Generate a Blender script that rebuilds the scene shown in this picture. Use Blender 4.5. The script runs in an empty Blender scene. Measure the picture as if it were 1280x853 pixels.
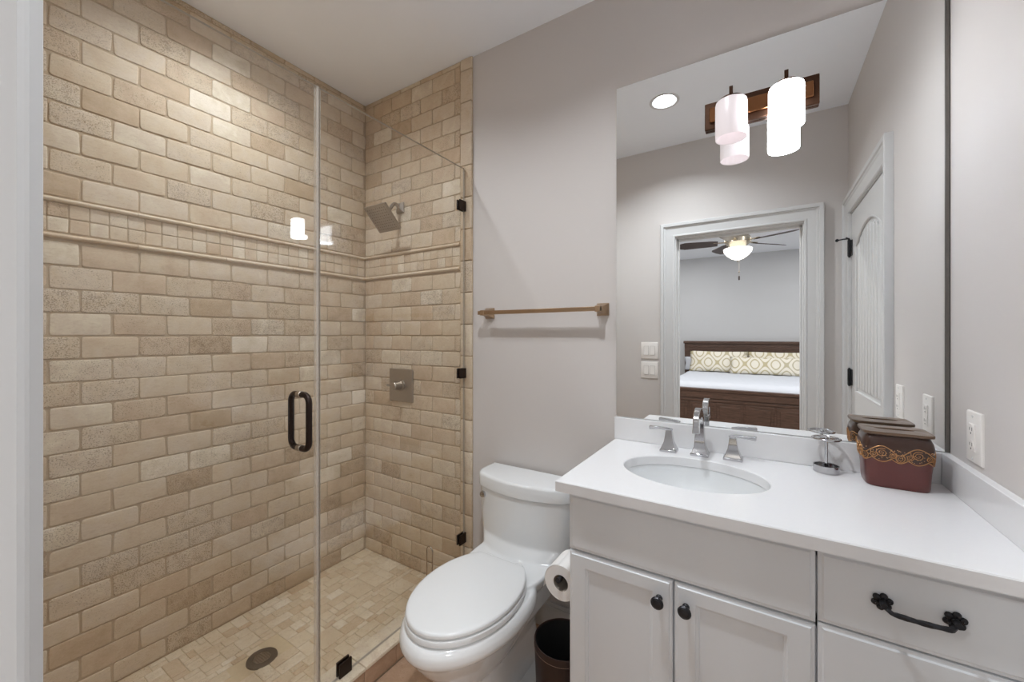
import bpy, bmesh, math, random
from mathutils import Vector, Matrix
random.seed(7)
PI = math.pi
C = bpy.context.scene.collection
S = bpy.context.scene

# ------------------------------------------------------------------ camera, world, exposure
CZ = 1.321                       # lens height
cam_d = bpy.data.cameras.new('camera'); cam = bpy.data.objects.new('camera', cam_d); C.objects.link(cam)
cam_d.sensor_width = 36.0; cam_d.lens = 497.4 / 1280 * 36.0
cam_d.shift_y = -(426.5 - 419.3) / 1280; cam_d.clip_start = 0.01
cam.location = (0, 0, CZ); cam.rotation_euler = (PI / 2, 0, math.radians(32.087))
S.camera = cam
w = bpy.data.worlds.new('world'); S.world = w; w.use_nodes = True
w.node_tree.nodes['Background'].inputs[0].default_value = (0.9, 0.95, 1.0, 1)
w.node_tree.nodes['Background'].inputs[1].default_value = 0.3
S.view_settings.view_transform = 'Standard'; S.view_settings.look = 'None'
S.view_settings.gamma = 1.0; S.view_settings.use_curve_mapping = False
S.view_settings.exposure = 1.1
S.cycles.use_denoising = True
S.cycles.max_bounces = 14; S.cycles.diffuse_bounces = 8; S.cycles.glossy_bounces = 8
S.cycles.transmission_bounces = 8; S.cycles.transparent_max_bounces = 16
S.cycles.caustics_reflective = True; S.cycles.caustics_refractive = False
S.cycles.sample_clamp_indirect = 3.0
# lamp powers (each lamp is made in its own builder)
POWER_CAN = 9.0; POWER_SHOWER = 5.5; POWER_BED_FILL = 6.0; POWER_DOOR_FILL = 21.0
SHADE_ON = 11.5

# ------------------------------------------------------------------ room numbers
XL, XR, YB, YF, H = -2.081, 0.4517, 1.616, 0.05, 2.743
XG = -1.291                       # plane of the shower glass
ZC = 0.90                         # counter top
FANX, FANY = -0.25, -2.45
BEDW = -4.83                      # bedroom far wall

# ------------------------------------------------------------------ helpers
def lin(c):
    if isinstance(c, str):
        c = [int(c[i:i + 2], 16) / 255 for i in (0, 2, 4)]
        return tuple(x / 12.92 if x <= 0.04045 else ((x + 0.055) / 1.055) ** 2.4 for x in c)
    return tuple(c)

class MB:
    """collects verts / faces (with material slot and two per-face values)"""
    def __init__(s): s.v = []; s.f = []; s.mi = []; s.t = []; s.p = []
    def face(s, f, mi=0, t=0.5, p=0.5): s.f.append(tuple(f)); s.mi.append(mi); s.t.append(t); s.p.append(p)
    def add(s, vs, fs, mi=0):
        o = len(s.v); s.v += [tuple(v) for v in vs]
        for f in fs: s.face([o + i for i in f], mi)
        return s
    def box(s, x0, x1, y0, y1, z0, z1, mi=0):
        vs = [(x, y, z) for z in (z0, z1) for y in (y0, y1) for x in (x0, x1)]
        return s.add(vs, [(0, 2, 3, 1), (4, 5, 7, 6), (0, 1, 5, 4), (2, 6, 7, 3), (0, 4, 6, 2), (1, 3, 7, 5)], mi)
    def loft(s, rings, cap0=True, cap1=True, closed=True, mi=0):
        n = len(rings[0]); vs = [p for r in rings for p in r]; fs = []
        m = n if closed else n - 1
        for k in range(len(rings) - 1):
            for i in range(m):
                j = (i + 1) % n
                fs.append((k * n + i, k * n + j, (k + 1) * n + j, (k + 1) * n + i))
        if cap0: fs.append(tuple(range(n - 1, -1, -1)))
        if cap1: fs.append(tuple((len(rings) - 1) * n + i for i in range(n)))
        return s.add(vs, fs, mi)
    def lathe(s, prof, c=(0, 0, 0), axis='z', n=32, cap0=True, cap1=True, mi=0):
        rings = []
        for r, h in prof:
            ring = []
            for i in range(n):
                a = 2 * PI * i / n; u, v = r * math.cos(a), r * math.sin(a)
                p = {'z': (u, v, h), 'y': (u, h, v), 'x': (h, u, v)}[axis]
                ring.append((c[0] + p[0], c[1] + p[1], c[2] + p[2]))
            rings.append(ring)
        return s.loft(rings, cap0, cap1, True, mi)
    def tube(s, path, r, n=10, closed=False, mi=0, cap=True, flat=None, up=(0, 0, 1)):
        """sweep a circle (or a rectangle flat=[(w,h)...]) along the path"""
        P = [Vector(p) for p in path]; N = len(P); rings = []; prev = None
        for i, p in enumerate(P):
            a = P[(i - 1) % N] if (i > 0 or closed) else P[i]; b = P[(i + 1) % N] if (i < N - 1 or closed) else P[i]
            d = (b - a).normalized()
            if prev is None:
                q = Vector(up)
                if abs(q.dot(d)) > 0.95: q = Vector((1, 0, 0))
                x = d.cross(q).normalized()
            else:
                x = (prev - d * prev.dot(d)).normalized()
            prev = x; y = x.cross(d).normalized()
            if flat:
                wd, ht = flat[i] if isinstance(flat, list) else flat
                ring = [p + x * (sx * wd / 2) + y * (sy * ht / 2) for sx, sy in ((-1, -1), (1, -1), (1, 1), (-1, 1))]
            else:
                rr = r[i] if isinstance(r, (list, tuple)) else r
                ring = [p + x * (rr * math.cos(2 * PI * k / n)) + y * (rr * math.sin(2 * PI * k / n)) for k in range(n)]
            rings.append([tuple(q) for q in ring])
        if closed: rings.append(rings[0])
        return s.loft(rings, cap and not closed, cap and not closed, True, mi)
    def poly(s, pts, vec, mi=0):
        """extrude a planar polygon by vec"""
        n = len(pts); q = [tuple(Vector(p) + Vector(vec)) for p in pts]
        fs = [tuple(range(n - 1, -1, -1)), tuple(range(n, 2 * n))] + [(i, (i + 1) % n, n + (i + 1) % n, n + i) for i in range(n)]
        return s.add(list(pts) + q, fs, mi)

ORG = {}
def obj(name, mb, mat, parent=None, bevel=0.0, seg=2, smooth=35, loc=None, sub=0):
    if parent is not None: o0 = ORG[parent.name]
    elif loc is not None: o0 = Vector(loc)
    else:
        xs, ys, zs = zip(*mb.v); o0 = Vector(((min(xs) + max(xs)) / 2, (min(ys) + max(ys)) / 2, min(zs)))
    me = bpy.data.meshes.new(name)
    me.from_pydata([tuple(Vector(v) - o0) for v in mb.v], [], mb.f)
    if any(mb.mi): me.polygons.foreach_set('material_index', mb.mi)
    for nm, dat in (('tone', mb.t), ('pit', mb.p)):
        if any(x != 0.5 for x in dat):
            at = me.attributes.new(nm, 'FLOAT', 'FACE'); at.data.foreach_set('value', dat)
    bm = bmesh.new(); bm.from_mesh(me); bmesh.ops.recalc_face_normals(bm, faces=bm.faces); bm.to_mesh(me); bm.free()
    for m in (mat if isinstance(mat, (list, tuple)) else [mat]): me.materials.append(m)
    if smooth:
        me.polygons.foreach_set('use_smooth', [True] * len(me.polygons))
        me.set_sharp_from_angle(angle=math.radians(smooth))
    me.update()
    o = bpy.data.objects.new(name, me); C.objects.link(o)
    if parent is not None: o.parent = parent
    else: o.location = o0
    ORG[o.name] = o0
    if bevel:
        b = o.modifiers.new('bevel', 'BEVEL'); b.width = bevel; b.segments = seg; b.limit_method = 'ANGLE'; b.angle_limit = math.radians(40)
    if sub:
        d = o.modifiers.new('sub', 'SUBSURF'); d.levels = sub; d.render_levels = sub
    return o

def tag(o, label=None, cat=None, group=None, kind=None):
    if label: o['label'] = label
    if cat: o['category'] = cat
    if group: o['group'] = group
    if kind: o['kind'] = kind
    return o

def thing(name, loc, label, cat, group=None, kind=None):
    o = bpy.data.objects.new(name, None); C.objects.link(o); o.location = loc; o.empty_display_size = 0.1
    ORG[o.name] = Vector(loc); return tag(o, label, cat, group, kind)

def shift_copy(root, loc, label):
    """copy a thing with its parts and their sub-parts"""
    r = root.copy(); C.objects.link(r); r.location = loc; r['label'] = label; ORG[r.name] = Vector(loc)
    for ch in list(root.children):
        c = ch.copy(); C.objects.link(c); c.parent = r
        for g in list(ch.children):
            d = g.copy(); C.objects.link(d); d.parent = c
    return r

def lamp(name, kind, loc, power, size=0.1, color=(0.90, 0.95, 1.0), rot=(0, 0, 0), spread=None):
    l = bpy.data.lights.new(name, kind); l.energy = power; l.color = color
    if kind == 'AREA':
        l.shape = 'DISK'; l.size = size
        if spread: l.spread = math.radians(spread)
    elif kind == 'POINT': l.shadow_soft_size = size
    o = bpy.data.objects.new(name, l); C.objects.link(o); o.location = loc; o.rotation_euler = rot
    return o

# ------------------------------------------------------------------ materials
def base_mat(name):
    m = bpy.data.materials.new(name); m.use_nodes = True; nt = m.node_tree
    return m, nt, nt.nodes['Principled BSDF']
def N(nt, t, **kw):
    n = nt.nodes.new(t)
    for k, v in kw.items():
        if k.startswith('i_'):
            key = k[2:]; key = int(key) if key.isdigit() else key.replace('_', ' ')
            n.inputs[key].default_value = v
        else: setattr(n, k, v)
    return n
def mixc(nt, fac, a, b, blend='MIX'):
    n = nt.nodes.new('ShaderNodeMix'); n.data_type = 'RGBA'; n.blend_type = blend
    for i, x in ((0, fac), (6, a), (7, b)):
        if hasattr(x, 'is_output'): nt.links.new(x, n.inputs[i])
        else: n.inputs[i].default_value = x if i == 0 else (*x[:3], 1)
    return n.outputs[2]
def math_n(nt, op, a, b=0.0, c=0.0):
    n = nt.nodes.new('ShaderNodeMath'); n.operation = op
    for i, x in enumerate((a, b, c)):
        if hasattr(x, 'is_output'): nt.links.new(x, n.inputs[i])
        else: n.inputs[i].default_value = x
    return n.outputs[0]
def ramp(nt, src, stops):
    r = nt.nodes.new('ShaderNodeValToRGB'); e = r.color_ramp.elements
    while len(e) < len(stops): e.new(0.5)
    for k, (p, c) in enumerate(stops): e[k].position = p; e[k].color = (*c[:3], 1)
    nt.links.new(src, r.inputs[0]); return r.outputs[0]
def noise(nt, scale, detail=4, rough=0.55, vec=None, dist=0.0):
    n = N(nt, 'ShaderNodeTexNoise'); n.inputs['Scale'].default_value = scale; n.inputs['Detail'].default_value = detail
    n.inputs['Roughness'].default_value = rough; n.inputs['Distortion'].default_value = dist
    if vec is not None: nt.links.new(vec, n.inputs['Vector'])
    return n.outputs[0]
def ocoord(nt, scale=None):
    t = N(nt, 'ShaderNodeTexCoord').outputs['Object']
    if scale:
        m = N(nt, 'ShaderNodeMapping'); m.inputs['Scale'].default_value = scale; nt.links.new(t, m.inputs[0]); return m.outputs[0]
    return t
def bump(nt, b, h, strength=0.2, dist=0.002):
    n = N(nt, 'ShaderNodeBump'); n.inputs['Strength'].default_value = strength; n.inputs['Distance'].default_value = dist
    nt.links.new(h, n.inputs['Height']); nt.links.new(n.outputs[0], b.inputs['Normal'])

def pm(name, col, rough=0.5, metal=0.0, var=0.04, nscale=30, bmp=0.0, coat=0.0, spec=0.5, bdist=0.001):
    m, nt, b = base_mat(name); c = lin(col)
    v = ocoord(nt); nz = noise(nt, nscale, 3, vec=v)
    nt.links.new(mixc(nt, nz, [x * (1 - var) for x in c], [min(1, x * (1 + var)) for x in c]), b.inputs['Base Color'])
    b.inputs['Roughness'].default_value = rough; b.inputs['Metallic'].default_value = metal
    b.inputs['Coat Weight'].default_value = coat; b.inputs['Coat Roughness'].default_value = 0.05
    b.inputs['Specular IOR Level'].default_value = spec
    if bmp: bump(nt, b, noise(nt, nscale * 8, 3, vec=v), bmp, bdist)
    return m

def travertine(name, stops, contrast=1.0):
    m, nt, b = base_mat(name); v = ocoord(nt)
    tone = N(nt, 'ShaderNodeAttribute', attribute_name='tone').outputs['Fac']
    pit = N(nt, 'ShaderNodeAttribute', attribute_name='pit').outputs['Fac']
    cl = noise(nt, 14, 5, 0.6, v, 0.6)
    tt = math_n(nt, 'ADD', tone, math_n(nt, 'MULTIPLY', math_n(nt, 'SUBTRACT', cl, 0.5), 1.05 * contrast))
    col = ramp(nt, tt, stops)
    vein = noise(nt, 9, 5, 0.65, ocoord(nt, (6, 6, 22)), 0.8)
    vm = math_n(nt, 'MULTIPLY', ramp(nt, vein, [(0.50, (0, 0, 0)), (0.68, (1, 1, 1))]), 0.30)
    col = mixc(nt, vm, col, lin('a88a66'))
    fine = noise(nt, 160, 3, 0.6, v)
    col = mixc(nt, 0.17, col, mixc(nt, fine, lin('8a6f50'), lin('f0dfc4')))
    # pores: clustered small holes, denser on some tiles
    pv = noise(nt, 230, 2, 0.5, ocoord(nt, (1, 1, 1.5)), 0.3)
    cluster = noise(nt, 32, 3, 0.6, v)
    thr = math_n(nt, 'SUBTRACT', 0.735, math_n(nt, 'MULTIPLY', math_n(nt, 'MULTIPLY', pit, cluster), 0.46))
    pm_ = math_n(nt, 'MULTIPLY', math_n(nt, 'SUBTRACT', pv, thr), 14.0)
    pm_ = N(nt, 'ShaderNodeClamp').outputs[0] if False else math_n(nt, 'MINIMUM', math_n(nt, 'MAXIMUM', pm_, 0.0), 1.0)
    col = mixc(nt, math_n(nt, 'MULTIPLY', pm_, 0.55), col, lin('7c6448'))
    nt.links.new(col, b.inputs['Base Color'])
    b.inputs['Roughness'].default_value = 0.6; b.inputs['Specular IOR Level'].default_value = 0.25
    h = math_n(nt, 'SUBTRACT', math_n(nt, 'MULTIPLY', noise(nt, 55, 4, 0.6, v), 0.5), pm_)
    bump(nt, b, h, 0.45, 0.0018)
    return m

TRAV = travertine('travertine_wall', [(0.0, lin('b9a387')), (0.25, lin('c9b39a')), (0.5, lin('d2c1a8')), (0.7, lin('d5c6b3')), (0.85, lin('ddd1bb')), (1.0, lin('e8ddcc'))])
TRAVF = travertine('travertine_mosaic', [(0.0, lin('b99f80')), (0.25, lin('c8b296')), (0.5, lin('d1c0a5')), (0.75, lin('d8c9b1')), (1.0, lin('e3d8c5'))], 0.8)
FLOORT = travertine('travertine_floor', [(0.0, lin('9a775e')), (0.5, lin('b3927a')), (1.0, lin('c4a890'))], 1.2)
GROUT = pm('grout', 'b8a48a', 0.85, var=0.10, nscale=60, bmp=0.3)
GROUTF = pm('grout_floor', 'cbb898', 0.85, var=0.10, nscale=60, bmp=0.3)
PAINT = pm('wall_paint', 'cfcac7', 0.55, var=0.008, nscale=3, bmp=0.05)
CEIL = pm('ceiling_paint', 'f2f6fc', 0.8, var=0.006, nscale=3, bmp=0.04)
TRIMW = pm('trim_white', 'd3d3d3', 0.38, var=0.006, nscale=8)
CABW = pm('cabinet_white', 'e2e6ea', 0.38, var=0.012, nscale=5)
GAP = pm('cabinet_gap', '6a6a6a', 0.8)
QUARTZ = pm('quartz_white', 'e6e6e7', 0.18, var=0.012, nscale=70, spec=0.5)
PORC = pm('porcelain', 'e7e9ea', 0.10, var=0.004, nscale=5, coat=0.4)
SEATP = pm('seat_plastic', 'e4e6e7', 0.22, var=0.004, nscale=5)
CHROME = pm('chrome', 'c4c4c6', 0.12, 1.0, var=0.02)
NICKEL = pm('brushed_nickel', 'b0a79c', 0.30, 1.0, var=0.06, nscale=60)
BRASSY = pm('warm_bronze_metal', 'b39a80', 0.30, 1.0, var=0.05, nscale=60)
ORB = pm('oil_rubbed_bronze', '2a1d17', 0.38, 0.6, var=0.15, nscale=50)
IRON = pm('dark_iron', '37373a', 0.38, 0.7, var=0.2, nscale=90, bmp=0.1)
BRONZE = pm('polished_bronze', '9a6a48', 0.16, 1.0, var=0.08, nscale=40)
BRONZED = pm('dark_bronze', '4a3428', 0.28, 0.9, var=0.10, nscale=40)
DARKEDGE = pm('mirror_edge_dark', '6a6763', 0.4, 0.3)
PLASTW = pm('switch_plastic', 'eeeae6', 0.35, var=0.004)
SLOT = pm('slot_dark', '1a1816', 0.7)
PAPER = pm('tissue_paper', 'f4f3f1', 0.9, var=0.01, nscale=120, bmp=0.15)
LEATHER = pm('brown_leather', '29150f', 0.42, var=0.16, nscale=40, bmp=0.25)
BLACKIN = pm('bin_inside', '0c0a09', 0.7)
STITCH = pm('stitch_thread', '8a7060', 0.8)
BOXRED = pm('tissue_box_maroon', '5a211b', 0.28, var=0.10, nscale=20, coat=0.3)
BOXLID = pm('tissue_box_brown', '6a5443', 0.30, 0.25, var=0.06, nscale=20, coat=0.2)
BOXBROWN = pm('tissue_box_dark_brown', '3d251c', 0.28, var=0.10, nscale=20, coat=0.3)
GOLD = pm('antique_gold', 'b8895c', 0.32, 0.8, var=0.25, nscale=120)
BEDPAINT = pm('bedroom_paint', 'c6c7c9', 0.7, var=0.006, nscale=3)
CARPET = pm('bedroom_carpet', '9a8f84', 0.95, var=0.15, nscale=120, bmp=0.4)
QUILT = pm('white_quilt', 'd6dae2', 0.9, var=0.02, nscale=30, bmp=0.2)
BLADE = pm('fan_blade_wood', '3a2a24', 0.4, var=0.2, nscale=20)
BRUSHPL = pm('steel_wire', 'c8beb0', 0.2, 1.0)

def wood(name, c0, c1):
    m, nt, b = base_mat(name)
    n = noise(nt, 6, 5, 0.6, ocoord(nt, (1.2, 8, 14)), 1.2)
    nt.links.new(ramp(nt, n, [(0.3, lin(c0)), (0.7, lin(c1))]), b.inputs['Base Color']); b.inputs['Roughness'].default_value = 0.45
    bump(nt, b, n, 0.1, 0.001); return m
BEDWOOD = wood('bed_wood', '38271c', '62473a')

def pillow_mat():
    m, nt, b = base_mat('damask_fabric')
    sp = N(nt, 'ShaderNodeSeparateXYZ'); nt.links.new(ocoord(nt), sp.inputs[0])
    k = 2 * PI / 0.28
    cx = math_n(nt, 'COSINE', math_n(nt, 'MULTIPLY', sp.outputs[0], k)); cz = math_n(nt, 'COSINE', math_n(nt, 'MULTIPLY', sp.outputs[2], k * 0.85))
    f = math_n(nt, 'ABSOLUTE', math_n(nt, 'ADD', cx, cz))
    rings = math_n(nt, 'ABSOLUTE', math_n(nt, 'SINE', math_n(nt, 'MULTIPLY', f, 2.6)))
    mask = ramp(nt, rings, [(0.42, (0, 0, 0)), (0.55, (1, 1, 1))])
    big = noise(nt, 1.3, 2, 0.5, N(nt, 'ShaderNodeTexCoord').outputs['Object'])
    tint = ramp(nt, sp.outputs[0], [(0.0, lin('c4b896')), (1.0, lin('bcbab0'))])
    nt.links.new(mixc(nt, mask, tint, lin('ece6d8')), b.inputs['Base Color']); b.inputs['Roughness'].default_value = 0.9
    return m
DAMASK = pillow_mat()

def mirror_mat():
    m, nt, b = base_mat('mirror_silver')
    nz = noise(nt, 4, 2, vec=ocoord(nt))
    nt.links.new(mixc(nt, nz, (0.93, 0.945, 0.94), (0.95, 0.96, 0.955)), b.inputs['Base Color'])
    b.inputs['Metallic'].default_value = 1.0; b.inputs['Roughness'].default_value = 0.0
    return m
MIRROR = mirror_mat()

def glass_mat():
    m = bpy.data.materials.new('clear_glass'); m.use_nodes = True; nt = m.node_tree
    for n in list(nt.nodes):
        if n.type != 'OUTPUT_MATERIAL': nt.nodes.remove(n)
    out = nt.nodes[0]
    tr = N(nt, 'ShaderNodeBsdfTransparent'); tr.inputs[0].default_value = (0.992, 0.997, 0.995, 1)
    gl = N(nt, 'ShaderNodeBsdfGlossy'); gl.inputs['Roughness'].default_value = 0.0
    lw = N(nt, 'ShaderNodeLayerWeight'); lw.inputs[0].default_value = 0.5
    p = math_n(nt, 'POWER', lw.outputs['Facing'], 4.0)
    r = math_n(nt, 'ADD', math_n(nt, 'MULTIPLY', p, 0.9), 0.042)
    mx = N(nt, 'ShaderNodeMixShader'); nt.links.new(r, mx.inputs[0]); nt.links.new(tr.outputs[0], mx.inputs[1]); nt.links.new(gl.outputs[0], mx.inputs[2])
    nt.links.new(mx.outputs[0], out.inputs[0]); return m
GLASS = glass_mat()
def seal_mat():
    m = bpy.data.materials.new('clear_vinyl'); m.use_nodes = True; nt = m.node_tree; b = nt.nodes['Principled BSDF']
    nz = noise(nt, 30, 2, vec=ocoord(nt)); nt.links.new(mixc(nt, nz, lin('d8cec2'), lin('e4dcd2')), b.inputs['Base Color'])
    b.inputs['Roughness'].default_value = 0.25; b.inputs['Alpha'].default_value = 0.26; return m
SEAL = seal_mat()
GLEDGE = pm('glass_polished_edge', 'a59c90', 0.25, var=0.03, nscale=20)

def emit_mat(name, col, strength, mixdiff=0.0):
    m, nt, b = base_mat(name); c = lin(col)
    nz = noise(nt, 6, 2, vec=ocoord(nt))
    nt.links.new(mixc(nt, nz, [x * 0.97 for x in c], c), b.inputs['Emission Color'])
    b.inputs['Base Color'].default_value = (*c, 1); b.inputs['Emission Strength'].default_value = strength
    b.inputs['Roughness'].default_value = 0.3
    return m
SH_ON = emit_mat('opal_glass_bright', 'f6faff', SHADE_ON)
SH_DIM = emit_mat('opal_glass_dim', 'c4bcbe', 0.36)
BULB = emit_mat('lamp_bulb', 'f6faff', 6.0)
BULBDIM = emit_mat('lamp_bulb_dim', 'f3ecee', 0.5)
LENS = emit_mat('recessed_lens', 'f6faff', 9.0)
FANGL = emit_mat('fan_bowl_glass', 'fffaf0', 0.85)

# ------------------------------------------------------------------ tile work
def tile_field(mb, O, U, V, Nn, rects, depth=0.005, cr=0.009, jit=0.0022, tmu=0.5, tsd=0.20, pits=0.5):
    O, U, V, Nn = Vector(O), Vector(U), Vector(V), Vector(Nn)
    for (a, b, c, d) in rects:
        tone = min(1, max(0, random.gauss(tmu, tsd))); pit = random.random() ** 1.3 * 2 * pits
        dd = depth + random.uniform(-0.0008, 0.0008)
        r = min(cr * random.uniform(0.5, 1.2), (c - a) / 3, (d - b) / 3)
        J = lambda: random.uniform(-jit, jit)
        cs = [(a + J(), b + J()), (c + J(), b + J()), (c + J(), d + J()), (a + J(), d + J())]
        pts = []
        for k, (x, y) in enumerate(cs):
            sx = 1 if k in (0, 3) else -1; sy = 1 if k in (0, 1) else -1
            ccx, ccy = x + sx * r, y + sy * r
            a0 = [PI, 1.5 * PI, 0, 0.5 * PI][k]
            for q in range(3):
                an = a0 + q * PI / 4; pts.append((ccx + r * math.cos(an), ccy + r * math.sin(an)))
        mx, my = (a + c) / 2, (b + d) / 2
        def ring(ins, h):
            out = []
            for (x, y) in pts:
                ux = x - math.copysign(ins, x - mx); uy = y - math.copysign(ins, y - my)
                out.append(tuple(O + U * ux + V * uy + Nn * h))
            return out
        o = len(mb.v); n = len(pts)
        for rr in (ring(0, -0.001), ring(0.0002, dd * 0.55), ring(0.0014, dd * 0.9), ring(0.0032, dd)): mb.v += rr
        for k in range(3):
            for i in range(n):
                j = (i + 1) % n; mb.face((o + k * n + i, o + k * n + j, o + (k + 1) * n + j, o + (k + 1) * n + i), 0, tone, pit)
        mb.face([o + 3 * n + i for i in range(n)], 0, tone, pit)

PITCH, BR, G = 0.0829, 0.1607, 0.0055
rows = []
z = -0.008
for k in range(20): rows.append((z, z + PITCH, k)); z += PITCH
Z_P1 = 1.652; Z_M0 = 1.682; Z_M1 = 1.786; Z_P2 = 1.790
z = 1.806; k = 21
while z < H - 0.02:
    rows.append((z, min(z + PITCH, H), k)); z += PITCH; k += 1

def brick_rects(u0, u1, offA, offB, zmin=0.0, vert_u=None):
    out = []
    for (a, b, k) in rows:
        off = offA if k % 2 else offB
        n0 = math.floor((u0 - off) / BR)
        u = off + n0 * BR
        while u < u1:
            s, e = max(u, u0), min(u + BR, u1)
            if e - s > 0.016 and b - max(a, zmin) > 0.012: out.append((s + G / 2, max(a, zmin) + G / 2, e - G / 2, b - G / 2))
            u += BR
    return out
def mosaic_rects(u0, u1, off):
    out = []; n0 = math.floor((u0 - off) / 0.0517); u = off + n0 * 0.0517
    hh = (Z_M1 - Z_M0) / 2
    while u < u1:
        s, e = max(u, u0), min(u + 0.0517, u1)
        if e - s > 0.012:
            for q in range(2): out.append((s + 0.0015, Z_M0 + q * hh + 0.0015, e - 0.0015, Z_M0 + (q + 1) * hh - 0.0015))
        u += 0.0517
    return out
def pencil(mb, u0, u1, zc, fn, step=0.305, off=0.0):
    """half-round liner in lengths; fn(u, out, z) -> point"""
    u = u0
    first = True
    while u < u1 - 0.01:
        e = min(u + (step if not first else step * 0.6), u1); first = False
        t, p = random.gauss(0.5, 0.15), 0.1
        o = len(mb.v); prof = [(0, -0.0085)] + [(0.004 + 0.010 * math.sin(a), -0.0085 * math.cos(a)) for a in [PI * q / 8 for q in range(9)]] + [(0, 0.0085)]
        n = len(prof)
        for uu in (u + 0.0008, e - 0.0008):
            for (h, zz) in prof: mb.v.append(fn(uu, h, zc + zz))
        for i in range(n): mb.face((o + i, o + (i + 1) % n, o + n + (i + 1) % n, o + n + i), 0, t, p)
        mb.face([o + i for i in range(n)], 0, t, p); mb.face([o + n + i for i in range(n)], 0, t, p)
        u = e

# ------------------------------------------------------------------ room shell
TF = 0.0036
# left wall (shower, tiled)
wl = tag(obj('wall_left', MB().box(XL - 0.12, XL - TF, -0.07, YB + 0.12, -0.1, H + 0.1), GROUT), 'tall shower wall faced with tumbled travertine brick tiles', 'wall', kind='structure')
mb = MB(); tile_field(mb, (XL - TF, 0, 0), (0, 1, 0), (0, 0, 1), (1, 0, 0), brick_rects(YF + 0.006, YB - 0.004, 0.389, 0.312), TF)
obj('brick_tiles', mb, TRAV, wl)
mb = MB(); tile_field(mb, (XL - TF, 0, 0), (0, 1, 0), (0, 0, 1), (1, 0, 0), mosaic_rects(YF + 0.006, YB - 0.004, 0.309), TF - 0.0005, 0.004, 0.0006, 0.55, 0.16, 0.35)
obj('mosaic_band', mb, TRAV, wl)
for zc in (Z_P1 + 0.016, Z_P2 + 0.004):
    mb = MB(); pencil(mb, YF + 0.006, YB - 0.004, zc, lambda u, h, z: (XL - TF + h, u, z)); obj('pencil_liner', mb, TRAV, wl)

# back wall: painted, tiled inside the shower
wb = tag(obj('wall_back', MB().box(XL - 0.12, XR + 0.12, YB, YB + 0.12, -0.1, H + 0.1), PAINT), 'greige painted wall behind the toilet and vanity, tiled inside the shower', 'wall', kind='structure')
XT0, XT1 = -1.322, -1.247
obj('grout_bed', MB().box(XL - 0.002, XT1 - 0.001, YB - 0.007, YB + 0.001, 0, H), GROUT, wb)
mb = MB(); tile_field(mb, (0, YB - 0.007, 0), (1, 0, 0), (0, 0, 1), (0, -1, 0), brick_rects(XL + 0.001, XT0, -2.002, -1.935 + 0.004), TF)
obj('brick_tiles', mb, TRAV, wb)
mb = MB(); tile_field(mb, (0, YB - 0.007, 0), (1, 0, 0), (0, 0, 1), (0, -1, 0), mosaic_rects(XL + 0.001, XT0, -2.05), TF - 0.0005, 0.004, 0.0006, 0.55, 0.16, 0.35)
obj('mosaic_band', mb, TRAV, wb)
for zc in (Z_P1 + 0.016, Z_P2 + 0.004):
    mb = MB(); pencil(mb, XL + 0.001, XT0 - 0.002, zc, lambda u, h, z: (u, YB - 0.007 - h, z)); obj('pencil_liner', mb, TRAV, wb)
mb = MB(); zs = 0.06; rr = []
z = -0.09
while z < H:
    a, b = max(0.001, z), min(z + 0.163, H)
    if b - a > 0.015: rr.append((XT0 + 0.003, a + 0.002, XT1, b - 0.002))
    z += 0.163
tile_field(mb, (0, YB - 0.007, 0), (1, 0, 0), (0, 0, 1), (0, -1, 0), rr, 0.009, 0.005, 0.0008, 0.6, 0.15, 0.4)
obj('bullnose_edge', mb, TRAV, wb)

# right wall with the closet door opening
DY0, DY1, DZ = 0.128, 0.950, 2.052
mb = MB().box(XR, XR + 0.12, DY1, YB + 0.12, -0.1, H + 0.1).box(XR, XR + 0.12, -0.07, DY0, -0.1, H + 0.1).box(XR, XR + 0.12, DY0, DY1, DZ, H + 0.1)
tag(obj('wall_right', mb, PAINT), 'greige painted wall beside the vanity with a closet door', 'wall', kind='structure')
# doorway wall behind the lens
OX0, OX1, OZ = -0.54, 0.226, 2.046
mb = MB().box(XL - 0.12, OX0 - 0.02, -0.07, YF, -0.1, H + 0.1).box(OX1 + 0.02, XR + 0.12, -0.07, YF, -0.1, H + 0.1).box(OX0 - 0.02, OX1 + 0.02, -0.07, YF, OZ + 0.02, H + 0.1)
wf = tag(obj('wall_front', mb, PAINT), 'greige wall with the bedroom doorway and two switch plates', 'wall', kind='structure')
obj('grout_bed', MB().box(XL - 0.002, XG - 0.01, YF - 0.001, YF + 0.003, 0, H), GROUT, wf)
mb = MB(); tile_field(mb, (0, YF + 0.003, 0), (1, 0, 0), (0, 0, 1), (0, 1, 0), brick_rects(XL + 0.001, XG - 0.01, -2.0, -1.93), TF)
obj('brick_tiles', mb, TRAV, wf)

# floors
fl = tag(obj('floor', MB().box(XG + 0.045, XR + 0.12, -0.07, YB + 0.02, -0.1, -0.003), GROUT), 'brown travertine bathroom floor beside the shower curb', 'floor', kind='structure')
mb = MB(); rr = []
for i in range(8):
    for j in range(8):
        a, b = -1.246 + 0.305 * i, -0.05 + 0.305 * j - (0.15 if i % 2 else 0)
        c, d = min(a + 0.302, XR + 0.1), min(b + 0.302, YB)
        if c - a > 0.03 and d - b > 0.03: rr.append((a, b, c, d))
tile_field(mb, (0, 0, -0.003), (1, 0, 0), (0, 1, 0), (0, 0, 1), rr, 0.003, 0.004, 0.0005, 0.5, 0.15, 0.4)
obj('floor_tiles', mb, FLOORT, fl)
SX0, SX1 = XL, XG - 0.062
sf = tag(obj('shower_floor', MB().box(XL - 0.05, XG + 0.0, YF - 0.02, YB + 0.02, -0.1, -0.004), GROUTF), 'shower floor of small mixed travertine mosaic around the drain', 'floor', kind='structure')
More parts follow.
